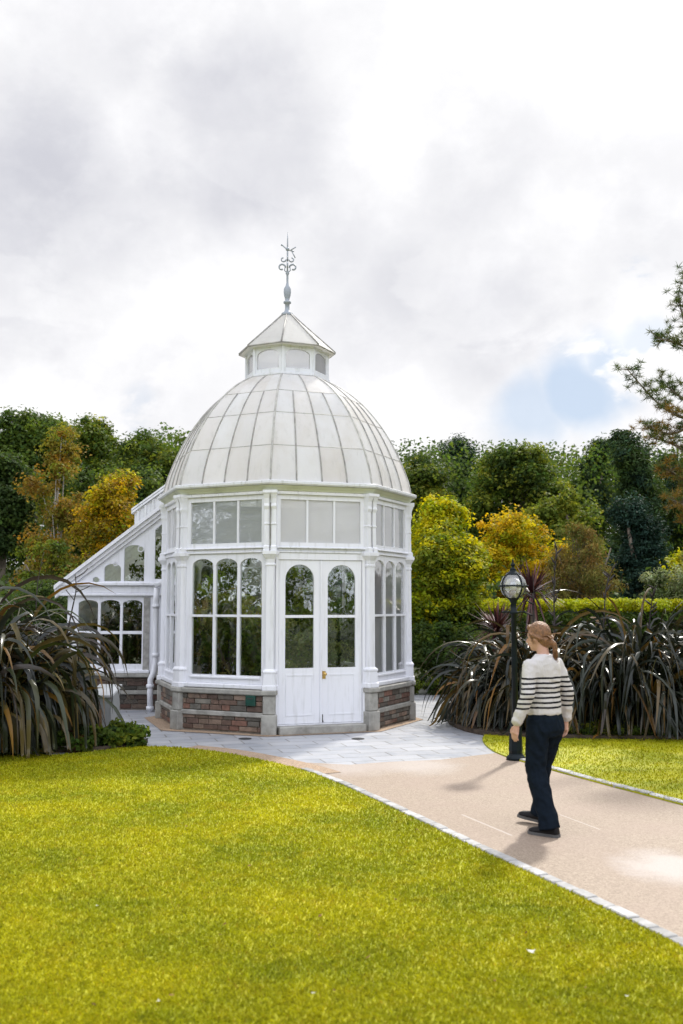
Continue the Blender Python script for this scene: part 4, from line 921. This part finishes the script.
flax(4.45, 15.2, .04, 2500, (.9, 3.45), (.032, .064), 'broad bronze flax clump right of the walking woman, drooping to the lawn', 8, DKF, basal=.85, up=(48, 88), endr=(36, 70))
flax(6.7, 16.8, .04, 1200, (.9, 3.2), (.03, .056), 'flax clump cut by the right edge before the hedge', 13, DKF, basal=.75, up=(50, 88), endr=(36, 72))
# dark seed stalks and dead twigs
def stalk(name, pts, Y, rad, label, twigs=(), pods=0):
    P = [at(px, py, Y) for px, py in pts]; root = empty(name, (P[0].x, Y, P[0].z), label, 'seed stalk' if 'stalk' in name else 'twig', 'dark flax seed stalks' if pods else None)
    s = MB(); s.tube(smooth(P, 4), [rad*(1-.6*i/(4*(len(P)-1))) for i in range(4*(len(P)-1)+1)], 6)
    for tw_ in twigs: s.tube([at(px, py, Y) for px, py in tw_], rad*.5, 5)
    s.build('stem', 'bark_dark', root)
    if pods:
        for i in range(pods):
            q = MB()
            f = random.uniform(.35, 1); k = f*(len(P)-1); a_ = P[int(min(k, len(P)-2))].lerp(P[int(min(k, len(P)-2))+1], k-int(min(k, len(P)-2))); d = Vector((random.uniform(-1, 1), random.uniform(-.5, .5), random.uniform(.3, 1))).normalized()
            q.tube([a_, a_+d*.06, a_+d*.15], [.006, .018, .006], 5)
            q.build('seed_pod', 'bark_dark', root)
mat('bark_dark', (.035, .028, .026), .8, var=.3)
stalk('seed_stalk', [(556, 690), (555, 640), (554, 590), (557, 548)], 15.4, .018, 'tall dark seed stalk rising from the flax just right of the woman', pods=16)
stalk('seed_stalk', [(604, 690), (603, 640), (606, 590), (612, 570)], 15.6, .016, 'dark leaning seed stalk over the broad flax, second from the woman', pods=12)
stalk('seed_stalk', [(646, 680), (648, 640), (652, 600), (657, 585)], 15.9, .014, 'short dark seed stalk near the right edge against the hedge', pods=10)
stalk('seed_stalk', [(535, 690), (533, 640), (534, 600), (533, 575)], 15.8, .014, 'thin dark stalk between lamp and woman against the purple cordyline', pods=9)
stalk('dead_twig', [(66, 640), (72, 610), (76, 590), (75, 574)], 13.0, .012, 'bare dark twig standing above the left flax before the wing', twigs=[[(76, 592), (84, 589), (90, 586)], [(74, 600), (66, 590)], [(75, 578), (84, 573), (88, 568)]])
stalk('dead_twig', [(36, 610), (37, 590), (39, 575), (44, 552)], 13.2, .008, 'thin pale-tipped twig above the top of the left flax', twigs=[[(37, 590), (43, 582)]])

# purple cordyline
def cordyline(px, Y, ztop, label):
    x = at(px, 600, Y).x; root = empty('cordyline', (x, Y, 0), label, 'cordyline'); t = MB(); t.tube([(x, Y, 0), (x+.03, Y, ztop*.55), (x, Y, ztop)], [.06, .05, .045], 8); t.build('trunk', 'bark', root)
    Vs, Fs, Cs = [], [], []; n0 = 0
    for i in range(150):
        d = rdir(1)[0]; d[2] = d[2]*.8+.35; d = d/np.linalg.norm(d); L = random.uniform(.45, .75); s = np.cross(d, [0, 0, 1.0]); s = s/max(1e-6, np.linalg.norm(s))*.02
        b = np.array([x, Y, ztop]); m_ = b+d*L*.5; e = b+d*L+np.array([0, 0, -.14*(1-d[2])]); V = np.array([b-s*.5, b+s*.5, m_+s, m_-s, e+s*.1, e-s*.1]); Vs.append(V); Fs.append(np.array([(0, 1, 2, 3), (3, 2, 4, 5)])+n0); n0 += 6
        Cs.append(np.tile(np.array(random.choice([(.085, .03, .035), (.12, .045, .04), (.05, .02, .025)])), (2, 1)))
    npmesh('leaves', np.concatenate(Vs), np.concatenate(Fs), np.concatenate(Cs), 'flax_leaf', root)
cordyline(532, 17.6, 2.05, 'purple spiky cordyline head above the flax right of the lamp globe')
cordyline(497, 18.4, 1.35, 'small dark red cordyline mostly hidden behind the flax left of the lamp')

# low plants at the left bed
def low_plant(px, py, r, h_, pal, label, n=60, leaf=.075, aspect=1.8, flowers=None):
    g = G(px, py); root = empty('low_shrub', (g.x, g.y, .04), label, 'shrub'); c = []
    for i in range(n):
        a_ = random.random()*2*PI; q = math.sqrt(random.random())*r; c.append((g.x+q*math.cos(a_), g.y+q*.6*math.sin(a_), .05+random.random()*h_*(1-.5*q/r)))
    V, F, K = leaves(c, .10, 34, leaf, pal, aspect); npmesh('foliage', V, F, K, 'leaf', root)
    s = MB()
    for i in range(10): k = random.choice(c); s.tube([(g.x+random.uniform(-.1, .1), g.y, .03), (k[0], k[1], k[2])], [.008, .004], 4)
    s.build('stem', 'bark', root)
low_plant(118, 747, .36, .30, LIGHT+MID, 'low bright green shrub at the corner of the lawn below the metal plinth', 70)
low_plant(92, 748, .40, .26, MID+DARK, 'darker green low shrub left of the bright corner shrub', 60)
low_plant(58, 752, .42, .20, DARK+MID+[(.12, .03, .03)], 'small dark leaved plant with reddish leaves under the left flax', 60)
low_plant(18, 753, .5, .22, DARK+MID, 'dark ground plant at the left edge under the flax', 60)
low_plant(432, 694, .5, .4, DARK+MID+LIGHT, 'low green plant under the yellow green tree at the paving edge', 60)
low_plant(600, 737, .5, .18, MID+LIGHT, 'low grassy weed tuft at the foot of the broad flax', 50, .09, 4)
low_plant(640, 737, .45, .14, MID+LIGHT, 'small weed tuft by the lawn edge near the right side', 40, .09, 4)
low_plant(640, 712, .2, .45, YEL+LIGHT, 'small yellow leaved sprig growing through the broad flax', 24)
low_plant(463, 668, .25, .9, YEL, 'yellow leaved sprig on the left side of the lamp flax', 40)

# metal plinth / lectern behind the left flax
def lectern():
    Y = 14.2; xl, xr = at(91, 720, Y).x, at(112, 720, Y).x; root = empty('metal_plinth', ((xl+xr)/2, Y+.2, 0), 'grey metal plinth with pale sloping top beside the left flax', 'plinth')
    b = MB(); z1 = at(105, 697, Y).z; z2 = z1+.10
    rot = Matrix.Translation(((xl+xr)/2, Y+.2, 0)) @ Matrix.Rotation(R(-4), 4, 'Z') @ Matrix.Translation((-(xl+xr)/2, -Y-.2, 0))
    b.add([(xl, Y, .0), (xr, Y, 0), (xr, Y+.42, 0), (xl, Y+.42, 0), (xl, Y, z1), (xr, Y, z1), (xr, Y+.42, z2), (xl, Y+.42, z2)], [(3, 2, 1, 0), (4, 5, 6, 7), (0, 1, 5, 4), (1, 2, 6, 5), (2, 3, 7, 6), (3, 0, 4, 7)], rot); b.build('base', 'steel_grey', root)
    t = MB(); xa, xb, ya, yb = xl-.02, xr+.02, Y-.03, Y+.46; s = .10/.42
    def zz(y): return z1+(y-Y)*s+.004
    t.add([(xa, ya, zz(ya)), (xb, ya, zz(ya)), (xb, yb, zz(yb)), (xa, yb, zz(yb)), (xa, ya, zz(ya)+.03), (xb, ya, zz(ya)+.03), (xb, yb, zz(yb)+.03), (xa, yb, zz(yb)+.03)], [(3, 2, 1, 0), (4, 5, 6, 7), (0, 1, 5, 4), (1, 2, 6, 5), (2, 3, 7, 6), (3, 0, 4, 7)], rot); t.build('top', 'slab_pale', root)
lectern()

# ------------------------------------------------------------------ lamp post
def lamp():
    g = G(516, 760); x, y = g.x, g.y; Y = y
    Z = lambda py: at(516, py, Y).z
    root = empty('street_lamp', (x, y, 0), 'short black lamp post with round caged glass globe at the lawn corner', 'street lamp')
    b = MB(); b.lathe([(.115, 0), (.115, .035), (.10, .05), (.085, .06), (.085, .075)], x, y, 16)
    b.lathe([(.078, .076), (.085, .12), (.08, .20), (.074, .36), (.066, .40), (.072, .42), (.072, .44), (.05, .47), (.046, .50)], x, y, 8, smooth=False); b.build('base', 'dark_metal', root)
    zg = Z(586); rg = 13.3/FPX*Y
    p = MB(); p.lathe([(.040, .49), (.034, 1.2), (.031, zg-rg-.18), (.05, zg-rg-.17), (.05, zg-rg-.15), (.038, zg-rg-.14), (.034, zg-rg-.05), (.045, zg-rg-.02), (.065, zg-rg+.005), (.068, zg-rg+.018)], x, y, 14); p.build('pole', 'dark_metal', root)
    lb_ = MB(); zl = Z(612); lb_.tube([(x-.13, y, zl), (x+.13, y, zl)], .010, 6); lb_.ball((x-.13, y, zl), .016, 6, 5); lb_.ball((x+.13, y, zl), .016, 6, 5); lb_.build('ladder_bar', 'dark_metal', root)
    gl = MB(); gl.ball((x, y, zg), rg, 24, 14); gl.build('globe', 'lamp_glass', root)
    bu = MB(); bu.lathe([(.03, zg-rg+.03), (.035, zg-.08), (.028, zg-.06)], x, y, 10); bu.build('bulb_holder', 'steel_grey', root)
    bb = MB(); bb.ball((x, y, zg-.0), (.04, .04, .06), 10, 8); bb.build('bulb', 'slab_pale', root)
    c = MB(); r2 = rg+.008
    c.tube([(x+(r2+.006)*math.cos(2*PI*i/24), y+(r2+.006)*math.sin(2*PI*i/24), zg) for i in range(25)], .010, 6)
    for k in range(4):
        a_ = R(28+45*k*2); c.tube([(x+r2*math.sin(t)*math.cos(a_), y+r2*math.sin(t)*math.sin(a_), zg-r2*math.cos(t)) for t in [R(25+i*12.5) for i in range(11)]], .007, 6)
    c.build('cage', 'dark_metal', root)
    k = MB(); zt_ = zg+rg*.82
    k.lathe([(.092, zt_-.015), (.095, zt_), (.085, zt_+.02), (.05, zt_+.04), (.035, zt_+.065), (.04, zt_+.07), (.022, zt_+.085), (.014, zt_+.10), (.025, zt_+.115), (.028, zt_+.128), (.014, zt_+.145), (.008, zt_+.16), (.013, zt_+.172), (.003, zt_+.195)], x, y, 16); k.build('cap', 'dark_metal', root)
lamp()

# ------------------------------------------------------------------ petals and fallen leaves
def petal(px, py, s, label):
    g = G(px, py); m = MB(); n = 6 if s > .02 else 3
    for i in range(n):
        a_ = 2*PI*i/n+random.uniform(-.4, .4); d = Vector((math.cos(a_), math.sin(a_), 0)); e = Vector((-d.y, d.x, 0)); z = Vector((0, 0, 1)); c = g+z*(Z_LAWN+.022)
        m.add([c, c+d*s*.6+e*s*.4+z*s*.35, c+d*s*1.1+z*s*random.uniform(.2, 1.0), c+d*s*.6-e*s*.4+z*s*.3], [(0, 1, 2, 3)])
    tag(m.build('fallen_petal', 'petal_white'), label, 'petal', 'white petals on the lawn')
petal(531, 961, .024, 'largest white fallen petal low on the front lawn')
petal(627, 1006, .010, 'tiny white petal near the bottom right corner of the lawn'); petal(158, 1011, .010, 'small white petal near the bottom left of the lawn')
petal(313, 1003, .012, 'tiny white petal near the bottom centre of the lawn'); petal(97, 913, .008, 'small pale petal on the left side of the lawn'); petal(643, 733, .03, 'white petal on the edge of the right lawn by the flax')
def leaf_litter():
    m = MB(); mats = [(.16, .08, .03), (.22, .13, .05), (.10, .05, .02)]
    for i in range(90):
        y = 4.6*(13/4.6)**random.random(); x = random.uniform(-.42, .42)*y
        if not inpoly(np.array([x]), np.array([y]), lawnL)[0]: continue
        a_ = random.random()*6.28; d = Vector((math.cos(a_), math.sin(a_), random.uniform(-.2, .4))); e = Vector((-math.sin(a_), math.cos(a_), random.uniform(-.3, .3))); c = Vector((x, y, Z_LAWN+.024)); s = random.uniform(.008, .018); m.col = random.choice(mats)
        m.add([c-d*s, c+e*s*.6, c+d*s, c-e*s*.6], [(0, 1, 2, 3)])
    tag(m.build('leaf_litter', 'leaf_matt'), 'scattered tiny brown leaves on the front lawn', 'leaf litter', kind='stuff')
leaf_litter()

# ------------------------------------------------------------------ plants inside the glasshouse
for i, (a_, r, h_, lab, pal) in enumerate(((-50, 1.15, 2.2, 'leafy shrub inside the glasshouse behind the left window', INDOOR), (-12, 1.2, 1.6, 'white flowering shrub inside the glasshouse left of the doors', INDOOR), (28, .95, 2.25, 'green shrub inside the glasshouse behind the right door leaf', INDOOR),
        (70, 1.2, 1.7, 'shrub inside the glasshouse behind the narrow right window', MID), (-110, 1.1, 2.4, 'tall leafy plant inside the glasshouse at its back left', MID+DARK), (160, .7, 2.5, 'tall dark plant at the back inside the glasshouse', DARK+MID))):
    p = PV(R(a_), r); root = empty('indoor_shrub', (p.x, p.y, .1), lab, 'shrub', 'plants inside the glasshouse')
    c = clumps([(p.x, p.y, .1+h_*.54, .50, .50, h_*.46)], 90, .2); V, F, K = leaves(c, .15, 46, .08, pal, 2.0); npmesh('foliage', V, F, K, 'leaf', root)
    s = MB(); s.tube([(p.x, p.y, .1), (p.x, p.y, .1+h_*.6)], [.02, .012], 6)
    for k in range(5): q = c[k*7]; s.tube([(p.x, p.y, .1+h_*.3), tuple(q)], [.01, .005], 4)
    s.build('stem', 'bark', root)
    if i in (0, 1):
        fc = c[rng.integers(0, len(c), 16)]+rng.normal(size=(16, 3))*.08; V, F, K = leaves(fc, .035, 12, .05, [(.75, .75, .70)], 1.2); npmesh('flowers', V, F, K, 'leaf', root)
for i, (px, lab) in enumerate(((84, 'dark foliage inside the wing behind its left panes'), (112, 'dark foliage inside the wing behind its middle panes'), (138, 'tall dark foliage inside the wing behind its right panes'))):
    xx = wx(px)-.1; root = empty('indoor_shrub', (xx, 19.2, 0), lab, 'shrub', 'plants inside the glasshouse'); h_ = (1.7, 2.3, 2.9)[i]
    c = clumps([(xx, 19.2, h_*.5, .42, .6, h_*.48)], 90, .2); V, F, K = leaves(c, .18, 40, .10, DARK+MID, 2.0); npmesh('foliage', V, F, K, 'leaf', root)
    s = MB(); s.tube([(xx, 19.2, 0), (xx, 19.2, h_*.6)], [.03, .015], 6); s.build('stem', 'bark', root)
# inner glazing strut seen through the panes
# ------------------------------------------------------------------ PERSON
def remesh(mb, name, material, parent, M, voxel=.009, it=3, folds=None):
    me = bpy.data.meshes.new(name+'_src'); me.from_pydata([tuple(v) for v in mb.v], [], mb.f); b = bmesh.new(); b.from_mesh(me); bmesh.ops.recalc_face_normals(b, faces=b.faces); b.to_mesh(me); b.free()
    o = bpy.data.objects.new(name+'_src', me); COL.objects.link(o)
    md = o.modifiers.new('r', 'REMESH'); md.mode = 'VOXEL'; md.voxel_size = voxel; md.use_smooth_shade = True
    ms = o.modifiers.new('s', 'SMOOTH'); ms.factor = .5; ms.iterations = it
    dg = bpy.context.evaluated_depsgraph_get(); ev = o.evaluated_get(dg); nm = bpy.data.meshes.new_from_object(ev); bpy.data.objects.remove(o); bpy.data.meshes.remove(me)
    if folds:
        from mathutils import noise as mn
        amp, fx, fz = folds; cos = [v.co.copy() for v in nm.vertices]; nrs = [v.normal.copy() for v in nm.vertices]
        for v, c, n_ in zip(nm.vertices, cos, nrs):
            f = mn.noise(Vector((c.x*fx+c.z*4, c.y*fx, c.z*fz)))+.5*mn.noise(Vector((c.x*fx*2, c.y*fx*2-c.z*7, c.z*fz*2))); f = -abs(f)*1.3+.4
            v.co = c+n_*amp*f
    nm.name = name; nm.transform(M); nm.materials.clear(); nm.materials.append(MATS[material]); nm.polygons.foreach_set('use_smooth', np.ones(len(nm.polygons), bool))
    r = bpy.data.objects.new(name, nm); COL.objects.link(r); r.parent = parent; return r
def eloft(m, secs, n=20):                           # secs: (cx,cy,z,rx,ry)
    m.loft([[(cx+rx*math.cos(2*PI*k/n), cy+ry*math.sin(2*PI*k/n), z) for k in range(n)] for cx, cy, z, rx, ry in secs])
def capsule(m, pts, rads, n=14):
    P = [Vector(p) for p in pts]; m.tube(P, rads, n); m.ball(P[0], rads[0]*1.0, n, 8); m.ball(P[-1], rads[-1]*1.0, n, 8)
def person():
    loc = Vector((1.665, 8.30, .004)); root = empty('person', loc, 'woman walking away in a white jumper with dark stripes and dark trousers on the path', 'person')
    root.rotation_euler = (0, 0, R(34)); I = Matrix.Identity(4)
    LS, LE, LW, LH = (-.160, -.005, 1.340), (-.235, -.055, 1.115), (-.285, .02, .885), (-.29, .04, .80)
    RS, RE, RW, RH = (.160, -.005, 1.340), (.235, -.04, 1.11), (.265, .01, .88), (.27, .03, .80)
    hipL, kneeL, ankL = (-.085, 0, .90), (-.085, .03, .50), (-.085, -.13, .085)
    hipR, kneeR, ankR = (.085, 0, .90), (.115, .19, .52), (.15, .22, .11)
    HT = Matrix.Translation((0, .03, 1.45)) @ Matrix.Rotation(R(20), 4, 'Z') @ Matrix.Rotation(R(-6), 4, 'X')
    b = MB()
    # head: faces local +y, then turned to her left
    hv = MB(); hv.ball((0, .0, .135), (.073, .092, .105), 24, 16); hv.ball((0, .028, .075), (.055, .062, .068), 18, 12); hv.ball((0, .058, .035), (.026, .024, .022), 12, 8)
    hv.ball((0, .070, .145), (.045, .022, .03), 12, 8)
    hv.tube([(0, .086, .135), (0, .100, .108), (0, .108, .092), (0, .092, .082)], [.008, .011, .015, .010], 8); hv.ball((0, .088, .062), (.022, .012, .010), 10, 6)
    for s_ in (-1, 1): hv.ball((s_*.074, -.002, .112), (.009, .018, .030), 8, 8)
    for v in hv.v: b.v.append(HT @ v)
    b.f += hv.f; b.c += hv.c; b.sm += hv.sm
    b.tube([(0, -.01, 1.36), (0, .0, 1.44), (0, .012, 1.52)], [.062, .05, .05], 14)
    eloft(b, [(0, 0, .88, .095, .065), (0, 0, .98, .10, .065), (0, 0, 1.1, .12, .08), (0, 0, 1.25, .145, .09), (0, 0, 1.35, .15, .08), (0, -.005, 1.40, .09, .055)])
    for A, B_, C_ in ((LS, LE, LW), (RS, RE, RW)): capsule(b, [A, B_, C_], [.042, .034, .024])
    for A, B_, C_ in ((hipL, kneeL, ankL), (hipR, kneeR, ankR)): capsule(b, [A, B_, C_], [.075, .05, .036])
    # hands: palm and fingers
    def hand(Wp, Hp, sg):
        Wv, Hv = Vector(Wp), Vector(Hp); d = (Hv-Wv).normalized(); f = Vector((0, 1, 0)); f = (f-d*f.dot(d)).normalized(); s = d.cross(f)
        b.tube([Wv, Wv+d*.04, Hv], [.021, .026, .030], 10)
        for i, (o_, ln) in enumerate(((.030, .070), (.011, .080), (-.009, .075), (-.027, .058))):
            p0 = Hv+f*o_-d*.012; p1 = p0+d*ln*.45; p2 = p1+d*ln*.33-s*sg*.008*-1; p3 = p2+d*ln*.22-s*sg*.016*-1; b.tube([p0, p1, p2, p3], [.0098, .0092, .0086, .007], 7)
        t0 = Wv+d*.03+f*.018; b.tube([t0, t0+f*.025+d*.022, t0+f*.034+d*.052, t0+f*.030+d*.070], [.012, .011, .010, .008], 7)
    hand(LW, LH, 1); hand(RW, RH, -1)
    remesh(b, 'body', 'skin', root, I, .0065, 2)
    # hair
    h = MB(); hh = MB(); hh.ball((0, -.012, .150), (.083, .098, .103), 24, 16); hh.ball((0, -.055, .100), (.070, .055, .080), 18, 12); hh.ball((0, .055, .205), (.055, .035, .03), 14, 8)
    for s_ in (-1, 1): hh.tube([(s_*.064, .055, .175), (s_*.078, .025, .140), (s_*.079, -.03, .115), (s_*.04, -.09, .085)], [.012, .016, .018, .02], 8)
    hh.tube([(0.0, -.095, .085), (.012, -.122, .055), (.022, -.125, .015), (.028, -.115, -.03), (.030, -.102, -.065)], [.026, .026, .021, .018, .007], 10)
    for k in range(7): f = k/6; hh.ball((.004+.026*f, -.112-.01*math.sin(f*3), .07-.125*f), (.024-.010*f, .022-.009*f, .016), 8, 6)
    st = MB()
    for k in range(70):
        u_ = random.uniform(-1, 1); a0 = Vector((.079*u_, .07-.02*abs(u_), .19-.05*abs(u_))); a1 = Vector((.088*u_, -.02, .175-.06*abs(u_)+.045*(1-abs(u_)))); a2 = Vector((.055*u_, -.10, .125)); a3 = Vector((.01+.01*u_, -.118, .075+random.uniform(-.01, .01)))
        st.tube(smooth([a0, a1, a2, a3], 4), [.0028]*13, 4)
    for k in range(26):
        b0 = Vector((.01+random.uniform(-.02, .02), -.12+random.uniform(-.015, .01), .05)); st.tube([b0, b0+Vector((.010, -.004, -.05)), b0+Vector((.020+random.uniform(-.012, .02), .012+random.uniform(-.01, .01), -.12-random.uniform(0, .035)))], [.003, .0028, .0014], 4)
    for k in range(14):
        b0 = Vector((random.choice([-1, 1])*.078, random.uniform(.0, .05), .14)); st.tube([b0, b0+Vector((.004*random.uniform(-1, 1), -.01, -.04)), b0+Vector((random.uniform(-.012, .012), -.02, -.075))], [.0022, .0018, .001], 4)
    st.v = [HT @ v for v in st.v]; sto = st.build('hair_strands', 'hair'); STR = sto
    for v in hh.v: h.v.append(HT @ v)
    h.f = hh.f; h.c = hh.c; h.sm = hh.sm; ho = remesh(h, 'hair', 'hair', root, I, .006, 2); STR.parent = ho
    e = MB()
    for s_ in (-1, 1): e.ball(HT@Vector((s_*.028, .086, .125)), .010, 8, 6)
    eo = MB(); eo.v = e.v; eo.f = e.f; eo.c = e.c; eo.sm = e.sm; ob = eo.build('eyes', 'eye'); ob.parent = root
    l_ = MB(); l_.ball(HT@Vector((0, .099, .062)), (.015, .006, .006), 8, 6); ob = l_.build('mouth', 'lips'); ob.parent = root
    # jumper
    s = MB(); eloft(s, [(0, 0, .945, .158, .118), (0, 0, .96, .162, .122), (0, 0, 1.03, .158, .115), (0, 0, 1.12, .152, .108), (0, -.003, 1.22, .162, .110), (0, -.005, 1.31, .176, .102), (0, -.008, 1.36, .168, .086), (0, -.01, 1.395, .135, .074), (0, -.006, 1.432, .076, .060)])
    capsule(s, [LS, LE, tuple(Vector(LW)+Vector((.0, .0, .02)))], [.058, .055, .046]); capsule(s, [RS, RE, tuple(Vector(RW)+Vector((0, 0, .02)))], [.058, .055, .046])
    remesh(s, 'jumper', 'knit', root, I, .007, 4, folds=(.009, 8, 13))
    # trousers, wide leg
    t = MB(); eloft(t, [(0, 0, .985, .142, .104), (0, -.005, .90, .166, .126), (0, -.012, .82, .175, .132), (0, -.005, .77, .16, .11)])
    capsule(t, [(-.085, -.01, .82), (-.09, .02, .50), (-.087, -.085, .20)], [.095, .083, .078]); t.tube([(-.087, -.085, .20), (-.087, -.125, .055)], [.079, .086], 14)
    capsule(t, [(.085, -.01, .82), (.115, .155, .50), (.143, .195, .22)], [.092, .080, .074]); t.tube([(.143, .195, .22), (.150, .215, .085)], [.074, .080], 14)
    t.tube([(-.09, -.085, .80), (-.10, -.02, .5), (-.09, -.14, .15)], [.03, .022, .02], 8)
    remesh(t, 'trousers', 'trouser_cloth', root, I, .008, 3, folds=(.016, 11, 6))
    # shoes: toes turned a little to her left
    def shoe(ax, ay, z, yaw, pitch):
        M = Matrix.Translation((ax, ay, z)) @ Matrix.Rotation(yaw, 4, 'Z') @ Matrix.Rotation(pitch, 4, 'X')
        def P(w, y, zt): return [M@Vector(q) for q in ((-w, y, .022), (w, y, .022), (w*1.02, y, zt*.55), (w*.6, y, zt), (-w*.6, y, zt), (-w*1.02, y, zt*.55))]
        u = MB(); u.loft([P(.026, -.075, .06), P(.036, -.06, .095), P(.038, -.01, .10), P(.040, .05, .078), P(.046, .11, .062), P(.042, .155, .052), P(.024, .182, .040)]); uo = remesh(u, 'shoe', 'shoe_black', root, I, .006, 3)
        so_ = MB(); pts = [(-.078, .027), (-.04, .036), (.02, .034), (.10, .046), (.15, .044), (.187, .024)]
        rings = [[M@Vector((-w_, y_, 0)), M@Vector((w_, y_, 0)), M@Vector((w_, y_, .024)), M@Vector((-w_, y_, .024))] for y_, w_ in pts]; so_.loft(rings); ss = so_.build('sole', 'shoe_sole'); ss.parent = uo
    shoe(-.09, -.13, .0, R(18), 0); shoe(.152, .24, .02, R(20), R(7))
person()
print('objects', len(bpy.data.objects))
